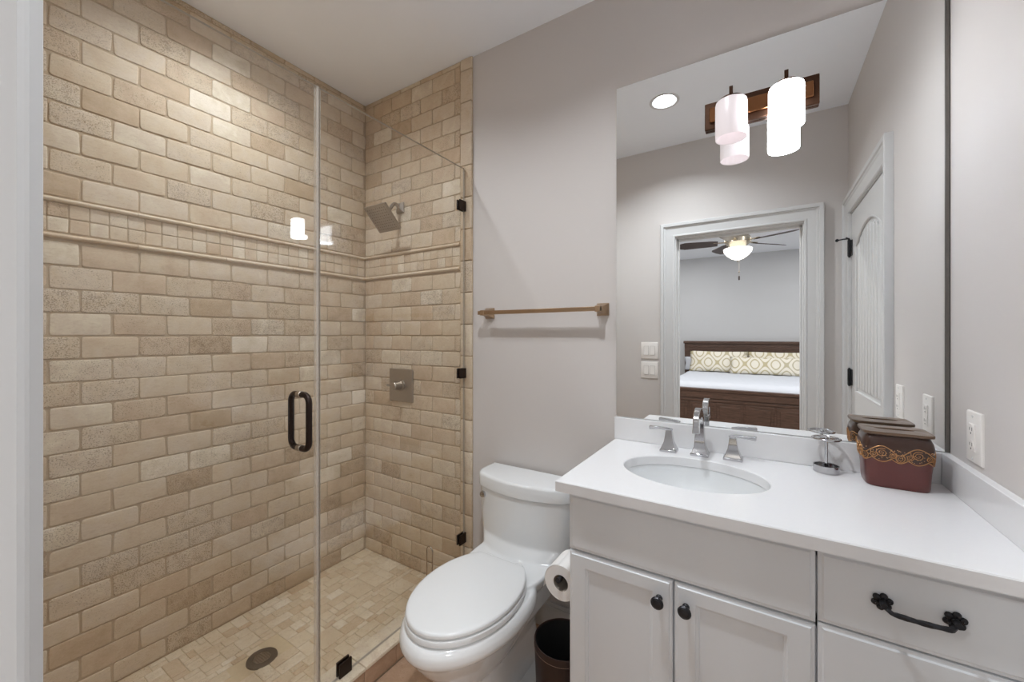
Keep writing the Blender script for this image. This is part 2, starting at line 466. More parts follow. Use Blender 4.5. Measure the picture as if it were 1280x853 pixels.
mb = MB(); cell = 0.0262; nx = int((SX1 - SX0) / cell) + 1; ny = int((YB - YF) / cell) + 1
used = [[False] * ny for _ in range(nx)]; rr = []
for j in range(ny):
    for i in range(nx):
        if used[i][j]: continue
        opts = [(2, 2), (2, 2), (2, 2), (3, 2), (2, 3), (4, 2), (2, 4), (2, 1), (1, 2), (4, 4), (3, 3)]; random.shuffle(opts); opts.append((1, 1))
        for (p, q) in opts:
            if i + p <= nx and j + q <= ny and not any(used[i + s][j + t] for s in range(p) for t in range(q)):
                for s in range(p):
                    for t in range(q): used[i + s][j + t] = True
                rr.append((SX0 + i * cell + 0.0009, YF + j * cell + 0.0009, min(SX0 + (i + p) * cell, SX1) - 0.0009, min(YF + (j + q) * cell, YB) - 0.0009)); break
DRX, DRY = -1.731, 0.836
rr = [r for r in rr if r[2] - r[0] > 0.006 and r[3] - r[1] > 0.006 and not (r[0] < DRX + 0.03 and r[2] > DRX - 0.03 and r[1] < DRY + 0.03 and r[3] > DRY - 0.03)]
tile_field(mb, (0, 0, -0.004), (1, 0, 0), (0, 1, 0), (0, 0, 1), rr, 0.0032, 0.003, 0.0004, 0.55, 0.17, 0.3)
obj('mosaic_tiles', mb, TRAVF, sf)
# curb
CX0, CX1, CZT = XG - 0.064, XG + 0.046, 0.085
cu = tag(obj('shower_curb', MB().box(CX0 + 0.006, CX1 - 0.008, YF, YB - 0.012, -0.05, CZT - 0.006), GROUT), 'low travertine curb under the shower glass', 'curb', kind='structure')
mb = MB(); rr = []; y = YF
while y < YB - 0.02:
    e = min(y + 0.305, YB - 0.014); rr.append((CX0, y + 0.001, CX1, e - 0.001)); y += 0.305
tile_field(mb, (0, 0, CZT - 0.010), (1, 0, 0), (0, 1, 0), (0, 0, 1), rr, 0.010, 0.004, 0.0004, 0.75, 0.12, 0.4)
obj('curb_cap', mb, TRAV, cu)
mb = MB(); rr = []; y = YF
while y < YB - 0.02:
    e = min(y + 0.152, YB - 0.014); rr.append((y + 0.001, 0.001, e - 0.001, CZT - 0.014)); y += 0.152
tile_field(mb, (CX1 - 0.008, 0, 0), (0, 1, 0), (0, 0, 1), (1, 0, 0), rr, 0.005, 0.004, 0.0004, 0.45, 0.12, 0.4)
obj('curb_face', mb, FLOORT, cu)
mb = MB(); tile_field(mb, (CX0 + 0.006, 0, 0), (0, 1, 0), (0, 0, 1), (-1, 0, 0), rr, 0.005, 0.004, 0.0004, 0.55, 0.12, 0.4)
obj('curb_inside', mb, TRAV, cu)

# ceilings with round holes for the recessed lamps
CANS = [(-0.50, 0.68), (-1.610, 0.800)]
def holed_rect(mb, x0, x1, y0, y1, z0, z1, cx, cy, rx, ry, n=64, mi=0, inset=0.0):
    ang = [2 * PI * i / n for i in range(n)]
    for (px, py) in ((x0, y0), (x1, y0), (x1, y1), (x0, y1)): ang.append(math.atan2(py - cy, px - cx) % (2 * PI))
    ang = sorted(set(round(a, 6) for a in ang))
    def ray(a, ins):
        dx, dy = math.cos(a), math.sin(a); t = 1e9
        if dx > 1e-9: t = min(t, (x1 - ins - cx) / dx)
        if dx < -1e-9: t = min(t, (x0 + ins - cx) / dx)
        if dy > 1e-9: t = min(t, (y1 - ins - cy) / dy)
        if dy < -1e-9: t = min(t, (y0 + ins - cy) / dy)
        return cx + dx * t, cy + dy * t
    def ell(a, g):
        t = 1.0 / math.sqrt((math.cos(a) / (rx + g)) ** 2 + (math.sin(a) / (ry + g)) ** 2); return cx + t * math.cos(a), cy + t * math.sin(a)
    if inset:
        R = [[(*ell(a, 0), z0) for a in ang], [(*ray(a, 0), z0) for a in ang], [(*ray(a, 0), z1 - inset) for a in ang], [(*ray(a, inset), z1) for a in ang],
             [(*ell(a, inset), z1) for a in ang], [(*ell(a, 0), z1 - inset) for a in ang], [(*ell(a, 0), z0) for a in ang]]
    else:
        R = [[(*ell(a, 0), z0) for a in ang], [(*ray(a, 0), z0) for a in ang], [(*ray(a, 0), z1) for a in ang], [(*ell(a, 0), z1) for a in ang], [(*ell(a, 0), z0) for a in ang]]
    return mb.loft(R, False, False, True, mi)
mb = MB()
holed_rect(mb, XG, XR + 0.12, -0.07, YB + 0.12, H, H + 0.1, *CANS[0], 0.068, 0.068)
holed_rect(mb, XL - 0.12, XG, -0.07, YB + 0.12, H, H + 0.1, *CANS[1], 0.068, 0.068)
tag(obj('ceiling', mb, CEIL, smooth=0), 'flat white bathroom ceiling with recessed lights', 'ceiling', kind='structure')

def can_light(x, y, label, power, lz):
    t = thing('recessed_light', (x, y, H), label, 'ceiling light', 'recessed ceiling lights')
    mb = MB().lathe([(0.066, 0.0), (0.086, 0.0), (0.085, -0.004), (0.078, -0.006), (0.068, -0.003), (0.064, 0.01), (0.056, 0.065), (0.057, 0.07), (0.067, 0.012), (0.066, 0.0)], (x, y, H), 'z', 40, False, False)
    obj('trim_ring', mb, TRIMW, t)
    obj('lens', MB().lathe([(0.0005, 0.060), (0.03, 0.058), (0.0545, 0.062), (0.0545, 0.066), (0.0005, 0.066)], (x, y, H), 'z', 40, True, True), LENS, t)
    l = lamp('recessed_lamp', 'AREA', (0, 0, lz), power, 0.10); l.parent = t
can_light(*CANS[0], 'round recessed ceiling light seen in the mirror', POWER_CAN, 0.044)
can_light(*CANS[1], 'round recessed ceiling light over the tiled shower', POWER_SHOWER, 0.038)

# baseboard
tag(obj('baseboard_back', MB().box(XT1 + 0.004, -0.48, YB - 0.014, YB, 0, 0.105).box(XT1 + 0.004, -0.48, YB - 0.010, YB, 0.105, 0.12), TRIMW, bevel=0.002), 'white baseboard behind the toilet', 'baseboard', kind='structure')

# ------------------------------------------------------------------ doorway casing (door_1)
PROF = [(0.0, 0.0), (0.0, 0.014), (0.005, 0.019), (0.012, 0.019), (0.016, 0.015), (0.060, 0.024), (0.068, 0.030), (0.074, 0.030), (0.078, 0.040), (0.096, 0.043), (0.100, 0.039), (0.100, 0.0)]
def casing(mb, u0, u1, ztop, fn):
    """mitred casing round an opening; fn(u, out, z)"""
    R = [[], [], [], []]
    for (a, h) in PROF:
        R[0].append(fn(u0 - a, h, 0.0)); R[1].append(fn(u0 - a, h, ztop + a)); R[2].append(fn(u1 + a, h, ztop + a)); R[3].append(fn(u1 + a, h, 0.0))
    mb.loft(R, True, True, True)
d1 = thing('door_1', ((OX0 + OX1) / 2, YF, 0), 'white cased doorway open to the bedroom', 'doorway', kind='structure')
mb = MB(); casing(mb, OX0 - 0.006, OX1 + 0.006, OZ + 0.006, lambda u, h, z: (u, YF + h, z)); obj('casing', mb, TRIMW, d1, smooth=20)
mb = MB(); casing(mb, OX0 - 0.006, OX1 + 0.006, OZ + 0.006, lambda u, h, z: (u, -0.07 - h, z)); obj('casing', mb, TRIMW, d1, smooth=20)
mb = MB().box(OX0 - 0.02, OX0, -0.07, YF, 0, OZ).box(OX1, OX1 + 0.02, -0.07, YF, 0, OZ).box(OX0 - 0.02, OX1 + 0.02, -0.07, YF, OZ, OZ + 0.02)
mb.box(OX0, OX0 + 0.011, -0.045, -0.010, 0, OZ).box(OX1 - 0.011, OX1, -0.045, -0.010, 0, OZ).box(OX0, OX1, -0.045, -0.010, OZ - 0.011, OZ)
obj('jamb', mb, TRIMW, d1, bevel=0.0015)

# ------------------------------------------------------------------ closet door in the right wall (door_2)
d2 = thing('door_2', (XR, (DY0 + DY1) / 2, 0), 'closed white arch panel door seen in the mirror', 'door', kind='structure')
mb = MB()
R = [[], [], [], []]
for (a, h) in PROF:
    h *= 0.72; a *= 0.93
    af = a if DY0 - a > YF + 0.001 else DY0 - YF - 0.001
    R[0].append((XR - h, DY0 - af, 0)); R[1].append((XR - h, DY0 - af, DZ + a)); R[2].append((XR - h, DY1 + a, DZ + a)); R[3].append((XR - h, DY1 + a, 0))
mb.loft(R, True, True, True); obj('casing', mb, TRIMW, d2, smooth=20)
mb = MB().box(XR, XR + 0.1, DY0, DY0 + 0.006, 0, DZ).box(XR, XR + 0.1, DY1 - 0.006, DY1, 0, DZ).box(XR, XR + 0.1, DY0, DY1, DZ - 0.006, DZ)
obj('jamb', mb, TRIMW, d2)
LX = XR + 0.004; ya, yb = DY0 + 0.009, DY1 - 0.009; py0, py1 = ya + 0.115, yb - 0.115
leaf = MB().box(LX + 0.009, LX + 0.036, ya, yb, 0.008, DZ - 0.010)
leaf.box(LX, LX + 0.010, ya, py0, 0.008, DZ - 0.010).box(LX, LX + 0.010, py1, yb, 0.008, DZ - 0.010)
leaf.box(LX, LX + 0.010, py0, py1, 0.008, 0.22).box(LX, LX + 0.010, py0, py1, 0.86, 1.00)
arc = []
for q in range(25):
    s = q / 24; y = py0 + (py1 - py0) * s; arc.append((y, 1.83 + 0.085 * (1 - (2 * s - 1) ** 2)))
leaf.poly([(LX, py0, DZ - 0.010)] + [(LX, y, z) for y, z in arc] + [(LX, py1, DZ - 0.010)], (0.010, 0, 0))
lo = obj('door_leaf', leaf, TRIMW, d2, smooth=30)
mb = MB(); nb = 8; bw = (py1 - py0 - 0.05) / nb
for q in range(nb):
    y0 = py0 + 0.025 + q * bw; s = (y0 + bw / 2 - py0) / (py1 - py0)
    mb.box(LX + 0.002, LX + 0.010, y0 + 0.006, y0 + bw - 0.006, 1.025, 1.80 + 0.085 * (1 - (2 * s - 1) ** 2))
    mb.box(LX + 0.002, LX + 0.010, y0 + 0.006, y0 + bw - 0.006, 0.245, 0.835)
obj('panel_planks', mb, TRIMW, lo, bevel=0.003)
mb = MB()
mb.tube([(LX + 0.004, py0, 1.0), (LX + 0.004, py1, 1.0)] + [(LX + 0.004, y, z) for y, z in reversed(arc)], 0.007, 8, True)
mb.tube([(LX + 0.004, py0, 0.22), (LX + 0.004, py1, 0.22), (LX + 0.004, py1, 0.86), (LX + 0.004, py0, 0.86)], 0.007, 8, True)
obj('panel_moulding', mb, TRIMW, lo)
for hz in (1.84, 1.072, 0.25):
    mb = MB().lathe([(0.0005, -0.056), (0.006, -0.052), (0.006, -0.048), (0.0085, -0.047), (0.0085, 0.047), (0.006, 0.048), (0.006, 0.052), (0.0005, 0.056)], (XR - 0.008, ya + 0.002, hz), 'z', 14)
    mb.box(XR - 0.004, LX + 0.001, ya, ya + 0.028, hz - 0.046, hz + 0.046)
    hg = obj('hinge', mb, IRON, d2)
    if hz > 1.8:
        mb = MB().tube([(XR - 0.008, ya, hz + 0.058), (XR - 0.035, ya - 0.012, hz + 0.060), (XR - 0.062, ya - 0.022, hz + 0.058)], 0.004, 8)
        mb.lathe([(0.0005, -0.006), (0.009, -0.005), (0.009, 0.005), (0.0005, 0.006)], (XR - 0.062, ya - 0.022, hz + 0.058), 'y', 12)
        mb.tube([(XR - 0.008, ya, hz + 0.058), (XR - 0.026, ya + 0.028, hz + 0.060)], 0.0035, 8)
        obj('pin_stop', mb, IRON, hg)

# ------------------------------------------------------------------ bedroom shell
BX0, BX1 = -2.7, 2.2
tag(obj('floor', MB().box(BX0 - 0.1, BX1 + 0.1, BEDW - 0.1, -0.07, -0.1, 0.0), CARPET), 'bedroom carpet beyond the doorway', 'floor', kind='structure')
tag(obj('ceiling', MB().box(BX0 - 0.1, BX1 + 0.1, BEDW - 0.1, -0.07, H, H + 0.1), CEIL), 'white bedroom ceiling above the fan', 'ceiling', kind='structure')
tag(obj('wall_bedroom_back', MB().box(BX0 - 0.1, BX1 + 0.1, BEDW - 0.1, BEDW, -0.1, H + 0.1), BEDPAINT), 'pale grey bedroom wall behind the headboard', 'wall', kind='structure')
tag(obj('wall_bedroom_left', MB().box(BX0 - 0.1, BX0, BEDW, -0.07, -0.1, H + 0.1), BEDPAINT), 'pale grey bedroom side wall out of sight', 'wall', kind='structure')
tag(obj('wall_bedroom_right', MB().box(BX1, BX1 + 0.1, BEDW, -0.07, -0.1, H + 0.1), BEDPAINT), 'pale grey bedroom side wall opposite', 'wall', kind='structure')
mb = MB().box(BX0, XL - 0.12, -0.07, 0.05, -0.1, H + 0.1).box(XR + 0.12, BX1, -0.07, 0.05, -0.1, H + 0.1)
tag(obj('wall_bedroom_front', mb, BEDPAINT), 'bedroom wall either side of the bathroom', 'wall', kind='structure')

# ------------------------------------------------------------------ shower glass
GT = 0.0095; SEAM = 0.806; GB, GTOP = CZT + 0.002, 2.173
def pane(y0, y1, z0, z1):
    mb = MB(); mb.box(XG - GT / 2, XG + GT / 2, y0, y1, z0, z1)
    mb.mi = [0, 0, 0, 0, 0, 0]
    for i, f in enumerate(mb.f):
        vs = [mb.v[k] for k in f]
        if max(v[0] for v in vs) - min(v[0] for v in vs) > 0.001: mb.mi[i] = 1
    return mb
sd = thing('shower_door', (XG, SEAM, GB + 0.008), 'frameless clear glass shower door with a bronze loop handle', 'shower door')
dg = obj('glass', pane(YF + 0.030, SEAM - 0.002, GB + 0.008, GTOP), [GLASS, GLEDGE], sd, smooth=0)
mb = MB().box(XG - GT / 2 - 0.004, XG - GT / 2 - 0.0003, SEAM - 0.012, SEAM + 0.011, GB + 0.008, GTOP).box(XG + GT / 2 + 0.0003, XG + GT / 2 + 0.003, SEAM - 0.012, SEAM - 0.003, GB + 0.008, GTOP)
sl = obj('seal_strip', mb, SEAL, sd)
HY, HZ0, HZ1, HO = 0.741, 0.949, 1.126, 0.052
path = []; r = 0.026
for (cx, cz, a0) in ((XG + HO - r, HZ1 - r, 0), (XG - HO + r, HZ1 - r, PI / 2), (XG - HO + r, HZ0 + r, PI), (XG + HO - r, HZ0 + r, 1.5 * PI)):
    for q in range(7):
        a = a0 + q * PI / 12; path.append((cx + r * math.cos(a), HY, cz + r * math.sin(a)))
hd = obj('handle', MB().tube(path, 0.0098, 14, True, up=(0, 1, 0)), ORB, sd); hd['label'] = 'dark bronze back-to-back loop handle'
mb = MB()
for hz in (HZ0, HZ1): mb.lathe([(0.0102, -0.011), (0.0115, -0.010), (0.0115, -0.0055), (0.0115, 0.0055), (0.0115, 0.010), (0.0102, 0.011)], (XG, HY, hz), 'x', 16)
obj('handle_washer', mb, NICKEL, hd)
for hz in (0.35, 1.90):
    mb = MB().box(XG + GT / 2, XG + GT / 2 + 0.006, YF + 0.008, YF + 0.085, hz - 0.045, hz + 0.045).box(XG - GT / 2 - 0.006, XG - GT / 2, YF + 0.008, YF + 0.085, hz - 0.045, hz + 0.045).box(XG - 0.028, XG + 0.028, YF + 0.003, YF + 0.010, hz - 0.045, hz + 0.045).box(XG - 0.008, XG + 0.008, YF + 0.008, YF + 0.028, hz - 0.03, hz + 0.03)
    obj('hinge', mb, ORB, sd, bevel=0.001)
fp = thing('shower_screen', (XG, (SEAM + YB) / 2, GB), 'fixed clear glass shower panel held by dark bronze clips', 'glass panel')
obj('glass', pane(SEAM + 0.002, YB - 0.022, GB, GTOP), [GLASS, GLEDGE], fp, smooth=0)
for cz in (1.98, 1.128, 0.288):
    mb = MB().box(XG + GT / 2, XG + GT / 2 + 0.007, YB - 0.066, YB - 0.0165, cz - 0.025, cz + 0.025).box(XG - GT / 2 - 0.007, XG - GT / 2, YB - 0.066, YB - 0.0165, cz - 0.025, cz + 0.025).box(XG - 0.0115, XG + 0.0115, YB - 0.0218, YB - 0.0162, cz - 0.025, cz + 0.025)
    obj('clip', mb, ORB, fp, bevel=0.001)
cy = 0.905
mb = MB().box(XG + GT / 2, XG + GT / 2 + 0.007, cy - 0.025, cy + 0.025, CZT + 0.001, CZT + 0.051).box(XG - GT / 2 - 0.007, XG - GT / 2, cy - 0.025, cy + 0.025, CZT + 0.001, CZT + 0.051)
obj('clip', mb, ORB, fp, bevel=0.001)

# ------------------------------------------------------------------ shower fittings
SHX = -1.763; YT = YB - 0.0125
sh = thing('showerhead', (SHX, YT, 2.055), 'square brushed nickel shower head on a short bent arm', 'shower head')
fg = MB(); fg.loft([[(SHX + sx * a, YT - h, 2.055 + sz * a) for sx, sz in ((-1, -1), (1, -1), (1, 1), (-1, 1))] for a, h in ((0.029, 0.0), (0.029, 0.006), (0.022, 0.014), (0.013, 0.020))])
obj('flange', fg, NICKEL, sh, bevel=0.001)
ac = (SHX, 1.490, 1.985)
pth = []
for q in range(13):
    s = q / 12; y = YT - 0.012 - s * (YT - 0.012 - 1.498); zz = 2.055 + 0.012 * math.sin(PI * min(1, s * 1.5)) - 0.055 * max(0, s - 0.35) ** 1.5 * 2.1
    pth.append((SHX, y, zz))
obj('arm', MB().tube(pth, 0.0098, 12), NICKEL, sh)
ctr = Vector((SHX, 1.472, 1.962)); tl = math.radians(46)
nv = Vector((0, -math.sin(tl), -math.cos(tl))); uv = Vector((1, 0, 0)); vv = nv.cross(uv)
def sq(c, a, b, rad=0.006):
    out = []
    for k, (sx, sy) in enumerate(((1, 1), (-1, 1), (-1, -1), (1, -1))):
        for q in range(4):
            an = k * PI / 2 + q * PI / 6; out.append(tuple(c + uv * (sx * (a - rad) + rad * math.cos(an)) + vv * (sy * (b - rad) + rad * math.sin(an))))
    return out
mb = MB().loft([sq(ctr - nv * 0.009, 0.080, 0.073), sq(ctr - nv * 0.008, 0.086, 0.079), sq(ctr + nv * 0.002, 0.086, 0.079), sq(ctr + nv * 0.004, 0.083, 0.076)])
hdp = obj('head_plate', mb, NICKEL, sh, smooth=30)
mb = MB()
for i in range(9):
    for j in range(9):
        c = ctr + uv * ((i - 4) * 0.0165) + vv * ((j - 4) * 0.015) + nv * 0.0035
        mb.loft([[tuple(c + nv * h + uv * (r * math.cos(2 * PI * q / 6)) + vv * (r * math.sin(2 * PI * q / 6))) for q in range(6)] for r, h in ((0.0028, 0), (0.0022, 0.0016))])
nz = obj('nozzles', mb, pm('nozzle_rubber', '5b544c', 0.6), hdp); nz['kind'] = 'stuff'
mb = MB()
for (r, h0) in ((0.018, -0.009), (0.014, -0.022), (0.011, -0.034)): pass
mb.loft([[tuple(ctr + nv * h + uv * (r * math.cos(2 * PI * q / 16)) + vv * (r * math.sin(2 * PI * q / 16))) for q in range(16)] for r, h in ((0.022, -0.008), (0.018, -0.016), (0.013, -0.022), (0.0125, -0.034), (0.010, -0.037))])
obj('ball_joint', mb, NICKEL, sh)
VX, VZ = -1.755, 1.034
va = thing('shower_valve', (VX, YT, VZ), 'square brushed nickel shower valve plate with a round lever knob', 'shower valve')
obj('plate', MB().box(VX - 0.094, VX + 0.094, YT - 0.008, YT, VZ - 0.094, VZ + 0.094), NICKEL, va, bevel=0.003, seg=3)
kn = obj('knob', MB().lathe([(0.034, -0.008), (0.034, -0.014), (0.027, -0.018), (0.024, -0.040), (0.0225, -0.062), (0.019, -0.066), (0.0005, -0.067)], (VX, YT, VZ), 'y', 28, True, False), NICKEL, va)
obj('lever', MB().tube([(VX, YT - 0.050, VZ), (VX - 0.02, YT - 0.054, VZ + 0.002), (VX - 0.055, YT - 0.056, VZ + 0.004)], [0.010, 0.009, 0.0085], 12), NICKEL, kn)
dr = thing('shower_drain', (DRX, DRY, 0.0), 'round metal drain cover in the shower floor', 'drain')
obj('drain_ring', MB().lathe([(0.030, -0.003), (0.030, 0.0022), (0.050, 0.0030), (0.055, 0.0015), (0.056, -0.004)], (DRX, DRY, 0), 'z', 40, False, False), pm('drain_metal', '6f675c', 0.4, 0.8), dr)
mb = MB().lathe([(0.0005, -0.006), (0.031, -0.006)], (DRX, DRY, 0), 'z', 24, False, False)
obj('drain_well', mb, SLOT, dr)
mb = MB()
for k in range(-3, 4):
    hl = math.sqrt(0.031 ** 2 - (k * 0.0088) ** 2)
    mb.box(DRX + k * 0.0088 - 0.0014, DRX + k * 0.0088 + 0.0014, DRY - hl, DRY + hl, -0.001, 0.0026)
    mb.box(DRX - hl, DRX + hl, DRY + k * 0.0088 - 0.0014, DRY + k * 0.0088 + 0.0014, -0.0012, 0.0022)
obj('grate', mb, NICKEL, dr)

# ------------------------------------------------------------------ towel bar
tb = thing('towel_bar', (-0.855, YB, 1.43), 'slim square towel bar on the greige wall above the toilet', 'towel bar')
BYc = YB - 0.062
for px in (-1.140, -0.562):
    mb = MB().loft([[(px + sx * a, YB - h, 1.429 + sz * b) for sx, sz in ((-1, -1), (1, -1), (1, 1), (-1, 1))] for a, b, h in ((0.026, 0.026, 0.0), (0.026, 0.026, 0.006), (0.020, 0.020, 0.016), (0.013, 0.0135, 0.038), (0.011, 0.0125, 0.054), (0.011, 0.0125, 0.072), (0.009, 0.0105, 0.074))])
    obj('post', mb, BRASSY, tb, bevel=0.0008, smooth=25)
obj('bar', MB().box(-1.166, -0.551, BYc - 0.009, BYc + 0.009, 1.420, 1.438), BRASSY, tb, bevel=0.0015)

# ------------------------------------------------------------------ mirror
MX0, MX1, MZ0, MZ1 = -0.504, 0.4405, 0.990, 2.331
MYF = YB - 0.006
mb = MB().box(MX0, MX1, MYF, YB, MZ0, MZ1); mb.mi = [1, 1, 0, 1, 1, 1]
mr = tag(obj('mirror', mb, [MIRROR, DARKEDGE], smooth=0), 'large frameless wall mirror above the vanity', 'mirror')
obj('edge_strip', MB().box(MX1 + 0.0005, XR - 0.0015, YB - 0.009, YB, MZ0, MZ1), DARKEDGE, mr, bevel=0.001)  # dark strip closing the gap between mirror and side wall

# ------------------------------------------------------------------ vanity light (fixed through the mirror)
VLX, VLZ = -0.0085, 2.110
vl = thing('vanity_light', (VLX, MYF, VLZ), 'two shade bronze vanity light mounted on the mirror', 'wall light')
mb = MB().box(VLX - 0.166, VLX + 0.166, MYF - 0.016, MYF - 0.0002, VLZ - 0.048, VLZ + 0.048)
bp = obj('back_plate', mb, BRONZED, vl, bevel=0.003)
mb = MB().box(VLX - 0.150, VLX + 0.150, MYF - 0.026, MYF - 0.0155, VLZ - 0.026, VLZ + 0.026)
obj('raised_bar', mb, BRONZE, bp, bevel=0.003)
SYc = YB - 0.102
for (sx, mat, lab) in ((-0.086, SH_DIM, 'dimmer opal glass cylinder shade'), (0.066, SH_ON, 'bright opal glass cylinder shade')):
    ar = MB().tube([(sx, MYF - 0.020, VLZ + 0.004), (sx, MYF - 0.045, VLZ + 0.006), (sx, SYc, 2.120)], 0, flat=(0.016, 0.010))
    ar.box(sx - 0.0055, sx + 0.0055, SYc - 0.0055, SYc + 0.0055, 2.110, 2.152)
    ar.lathe([(0.0005, 2.1055), (0.036, 2.1060), (0.036, 2.1105), (0.010, 2.113), (0.0005, 2.113)], (sx, SYc, 0), 'z', 24)
    a_ = obj('arm', ar, BRONZED, vl, bevel=0.001)
    st = MB().lathe([(0.0005, 2.1050), (0.038, 2.1045), (0.0455, 2.1000), (0.0475, 2.092), (0.0475, 1.980), (0.0465, 1.978), (0.0440, 1.980), (0.0440, 2.091), (0.040, 2.097), (0.0005, 2.1010)], (sx, SYc, 0), 'z', 40, False, False)
    s_ = obj('shade', st, mat, vl); s_['label'] = lab
    obj('bulb', MB().lathe([(0.0005, 2.010), (0.012, 2.014), (0.018, 2.030), (0.017, 2.045), (0.010, 2.065), (0.010, 2.100)], (sx, SYc, 0), 'z', 20, False, False), BULB if sx > 0 else BULBDIM, a_)

# ------------------------------------------------------------------ vanity
KX0, KX1, KY0, KY1, KZ = -0.475, XR - 0.001, 1.0905, YB - 0.001, 0.868
DS = -0.1895
KF = 1.0705                       # front faces of the doors and drawers
vc = thing('vanity_cabinet', (0, 1.35, 0), 'white painted vanity cabinet with two doors and drawers', 'cabinet')
cb = MB().box(KX0, KX0 + 0.018, KY0, KY1, 0.0, KZ).box(KX1 - 0.018, KX1, KY0, KY1, 0.0, KZ).box(KX0 + 0.018, KX1 - 0.018, KY0, KY1, 0.09, 0.108).box(KX0 + 0.018, KX1 - 0.018, KY1 - 0.012, KY1, 0.108, KZ)
cb.box(KX0 + 0.018, KX1 - 0.018, KY0 + 0.06, KY0 + 0.075, 0.0, 0.09).box(KX0 + 0.018, KX1 - 0.018, KY0, KY0 + 0.018, KZ - 0.03, KZ).box(KX0 + 0.018, KX1 - 0.018, KY0, KY0 + 0.018, 0.685, 0.715).box(0.0905, 0.1085, KY0, KY1 - 0.012, 0.108, KZ).box(DS - 0.015, DS + 0.015, KY0, KY0 + 0.018, 0.108, 0.685).box(0.1085, KX1 - 0.018, KY0, KY0 + 0.018, 0.39, 0.42)
obj('carcass', cb, CABW, vc, bevel=0.001)
SEP = 0.1005
def slab(x0, x1, z0, z1, step=0.010):
    """slab front with a small stepped edge"""
    mb = MB(); R = []
    for ins, y in ((0, KY0), (0, KF + 0.005), (0.003, KF + 0.0035), (step - 0.003, KF + 0.003), (step, KF)):
        R.append([(x0 + ins, y, z0 + ins), (x1 - ins, y, z0 + ins), (x1 - ins, y, z1 - ins), (x0 + ins, y, z1 - ins)])
    return mb.loft(R)
def framed(x0, x1, z0, z1, st=0.049, tr=0.040):
    """framed front: outer bevel, flat frame, stepped recess, flat panel"""
    mb = MB(); R = []
    def rg(ix, iz, y): R.append([(x0 + ix, y, z0 + iz), (x1 - ix, y, z0 + iz), (x1 - ix, y, z1 - iz), (x0 + ix, y, z1 - iz)])
    rg(0, 0, KY0); rg(0, 0, KF + 0.007); rg(0.002, 0.002, KF + 0.004); rg(0.007, 0.007, KF + 0.003); rg(0.009, 0.009, KF)
    rg(st, tr, KF); rg(st + 0.002, tr + 0.002, KF + 0.003); rg(st + 0.007, tr + 0.007, KF + 0.0045); rg(st + 0.009, tr + 0.009, KF + 0.0085)
    return mb.loft(R)
obj('false_drawer_front', slab(KX0, SEP - 0.002, 0.7015, KZ - 0.007), CABW, vc, smooth=15)
def knob(x, z, par):
    mb = MB().lathe([(0.0085, 0.0), (0.0085, -0.003), (0.0060, -0.006), (0.0055, -0.014), (0.0100, -0.018), (0.0150, -0.022), (0.0160, -0.026), (0.0135, -0.0300), (0.0125, -0.0295), (0.0095, -0.0315), (0.0085, -0.0310), (0.0005, -0.0325)], (x, KF, z), 'y', 24, True, False)
    obj('knob', mb, IRON, par)
DS = -0.1895
ld = obj('door', framed(KX0, DS - 0.002, 0.105, 0.6955), CABW, vc, smooth=15); knob(-0.2235, 0.6440, ld)
rd = obj('door', framed(DS + 0.002, SEP - 0.002, 0.105, 0.6955), CABW, vc, smooth=15); knob(-0.1595, 0.6440, rd)
td = obj('drawer', slab(SEP + 0.002, KX1 - 0.003, 0.7075, KZ - 0.007), CABW, vc, smooth=15)
# bin pull with flower rosettes and a twisted bar
mb = MB(); P0, P1, PZ = 0.2045, 0.3060, 0.788
for px in (P0, P1):
    mb.lathe([(0.0105, 0.0), (0.0105, -0.003), (0.006, -0.005), (0.0055, -0.022)], (px, KF, PZ), 'y', 16)
    for q in range(6):
        a = q * PI / 3 + 0.3
        mb.lathe([(0.0005, 0.002), (0.0055, 0.0), (0.0066, -0.003), (0.0050, -0.0065), (0.0005, -0.0078)], (px + 0.0112 * math.cos(a), KF, PZ + 0.0112 * math.sin(a)), 'y', 12, False, False)
    mb.lathe([(0.0065, -0.002), (0.0065, -0.008), (0.004, -0.010), (0.0005, -0.0105)], (px, KF, PZ), 'y', 14)
pts = [(P0, KF - 0.006, PZ - 0.001), (P0 + 0.002, KF - 0.017, PZ - 0.004), (P0 + 0.010, KF - 0.025, PZ - 0.007)]
for q in range(1, 24): pts.append((P0 + 0.010 + (P1 - P0 - 0.020) * q / 24, KF - 0.0265, PZ - 0.007 - 0.002 * math.sin(PI * q / 24)))
pts += [(P1 - 0.010, KF - 0.025, PZ - 0.007), (P1 - 0.002, KF - 0.017, PZ - 0.004), (P1, KF - 0.006, PZ - 0.001)]
def twisted(mb, pts, a):
    R = []; n = len(pts)
    for i, p in enumerate(pts):
        d = (Vector(pts[min(i + 1, n - 1)]) - Vector(pts[max(i - 1, 0)])).normalized(); x = d.cross(Vector((0, 0, 1))).normalized(); y = x.cross(d)
        ring = []
        for q in range(16):
            an = 2 * PI * q / 16; rr = a * (1 + 0.16 * math.cos(4 * (an + i * 0.16))) * (0.8 if i < 2 or i > n - 3 else 1)
            ring.append(tuple(Vector(p) + x * (rr * math.cos(an)) + y * (rr * math.sin(an))))
        R.append(ring)
    mb.loft(R)
twisted(mb, pts, 0.0045)
obj('pull', mb, IRON, td)['label'] = 'black iron pull with flower rosettes and a twisted bar'
obj('drawer', slab(SEP + 0.002, KX1 - 0.003, 0.405, 0.7035), CABW, vc, smooth=15)
obj('drawer', slab(SEP + 0.002, KX1 - 0.003, 0.105, 0.401), CABW, vc, smooth=15)

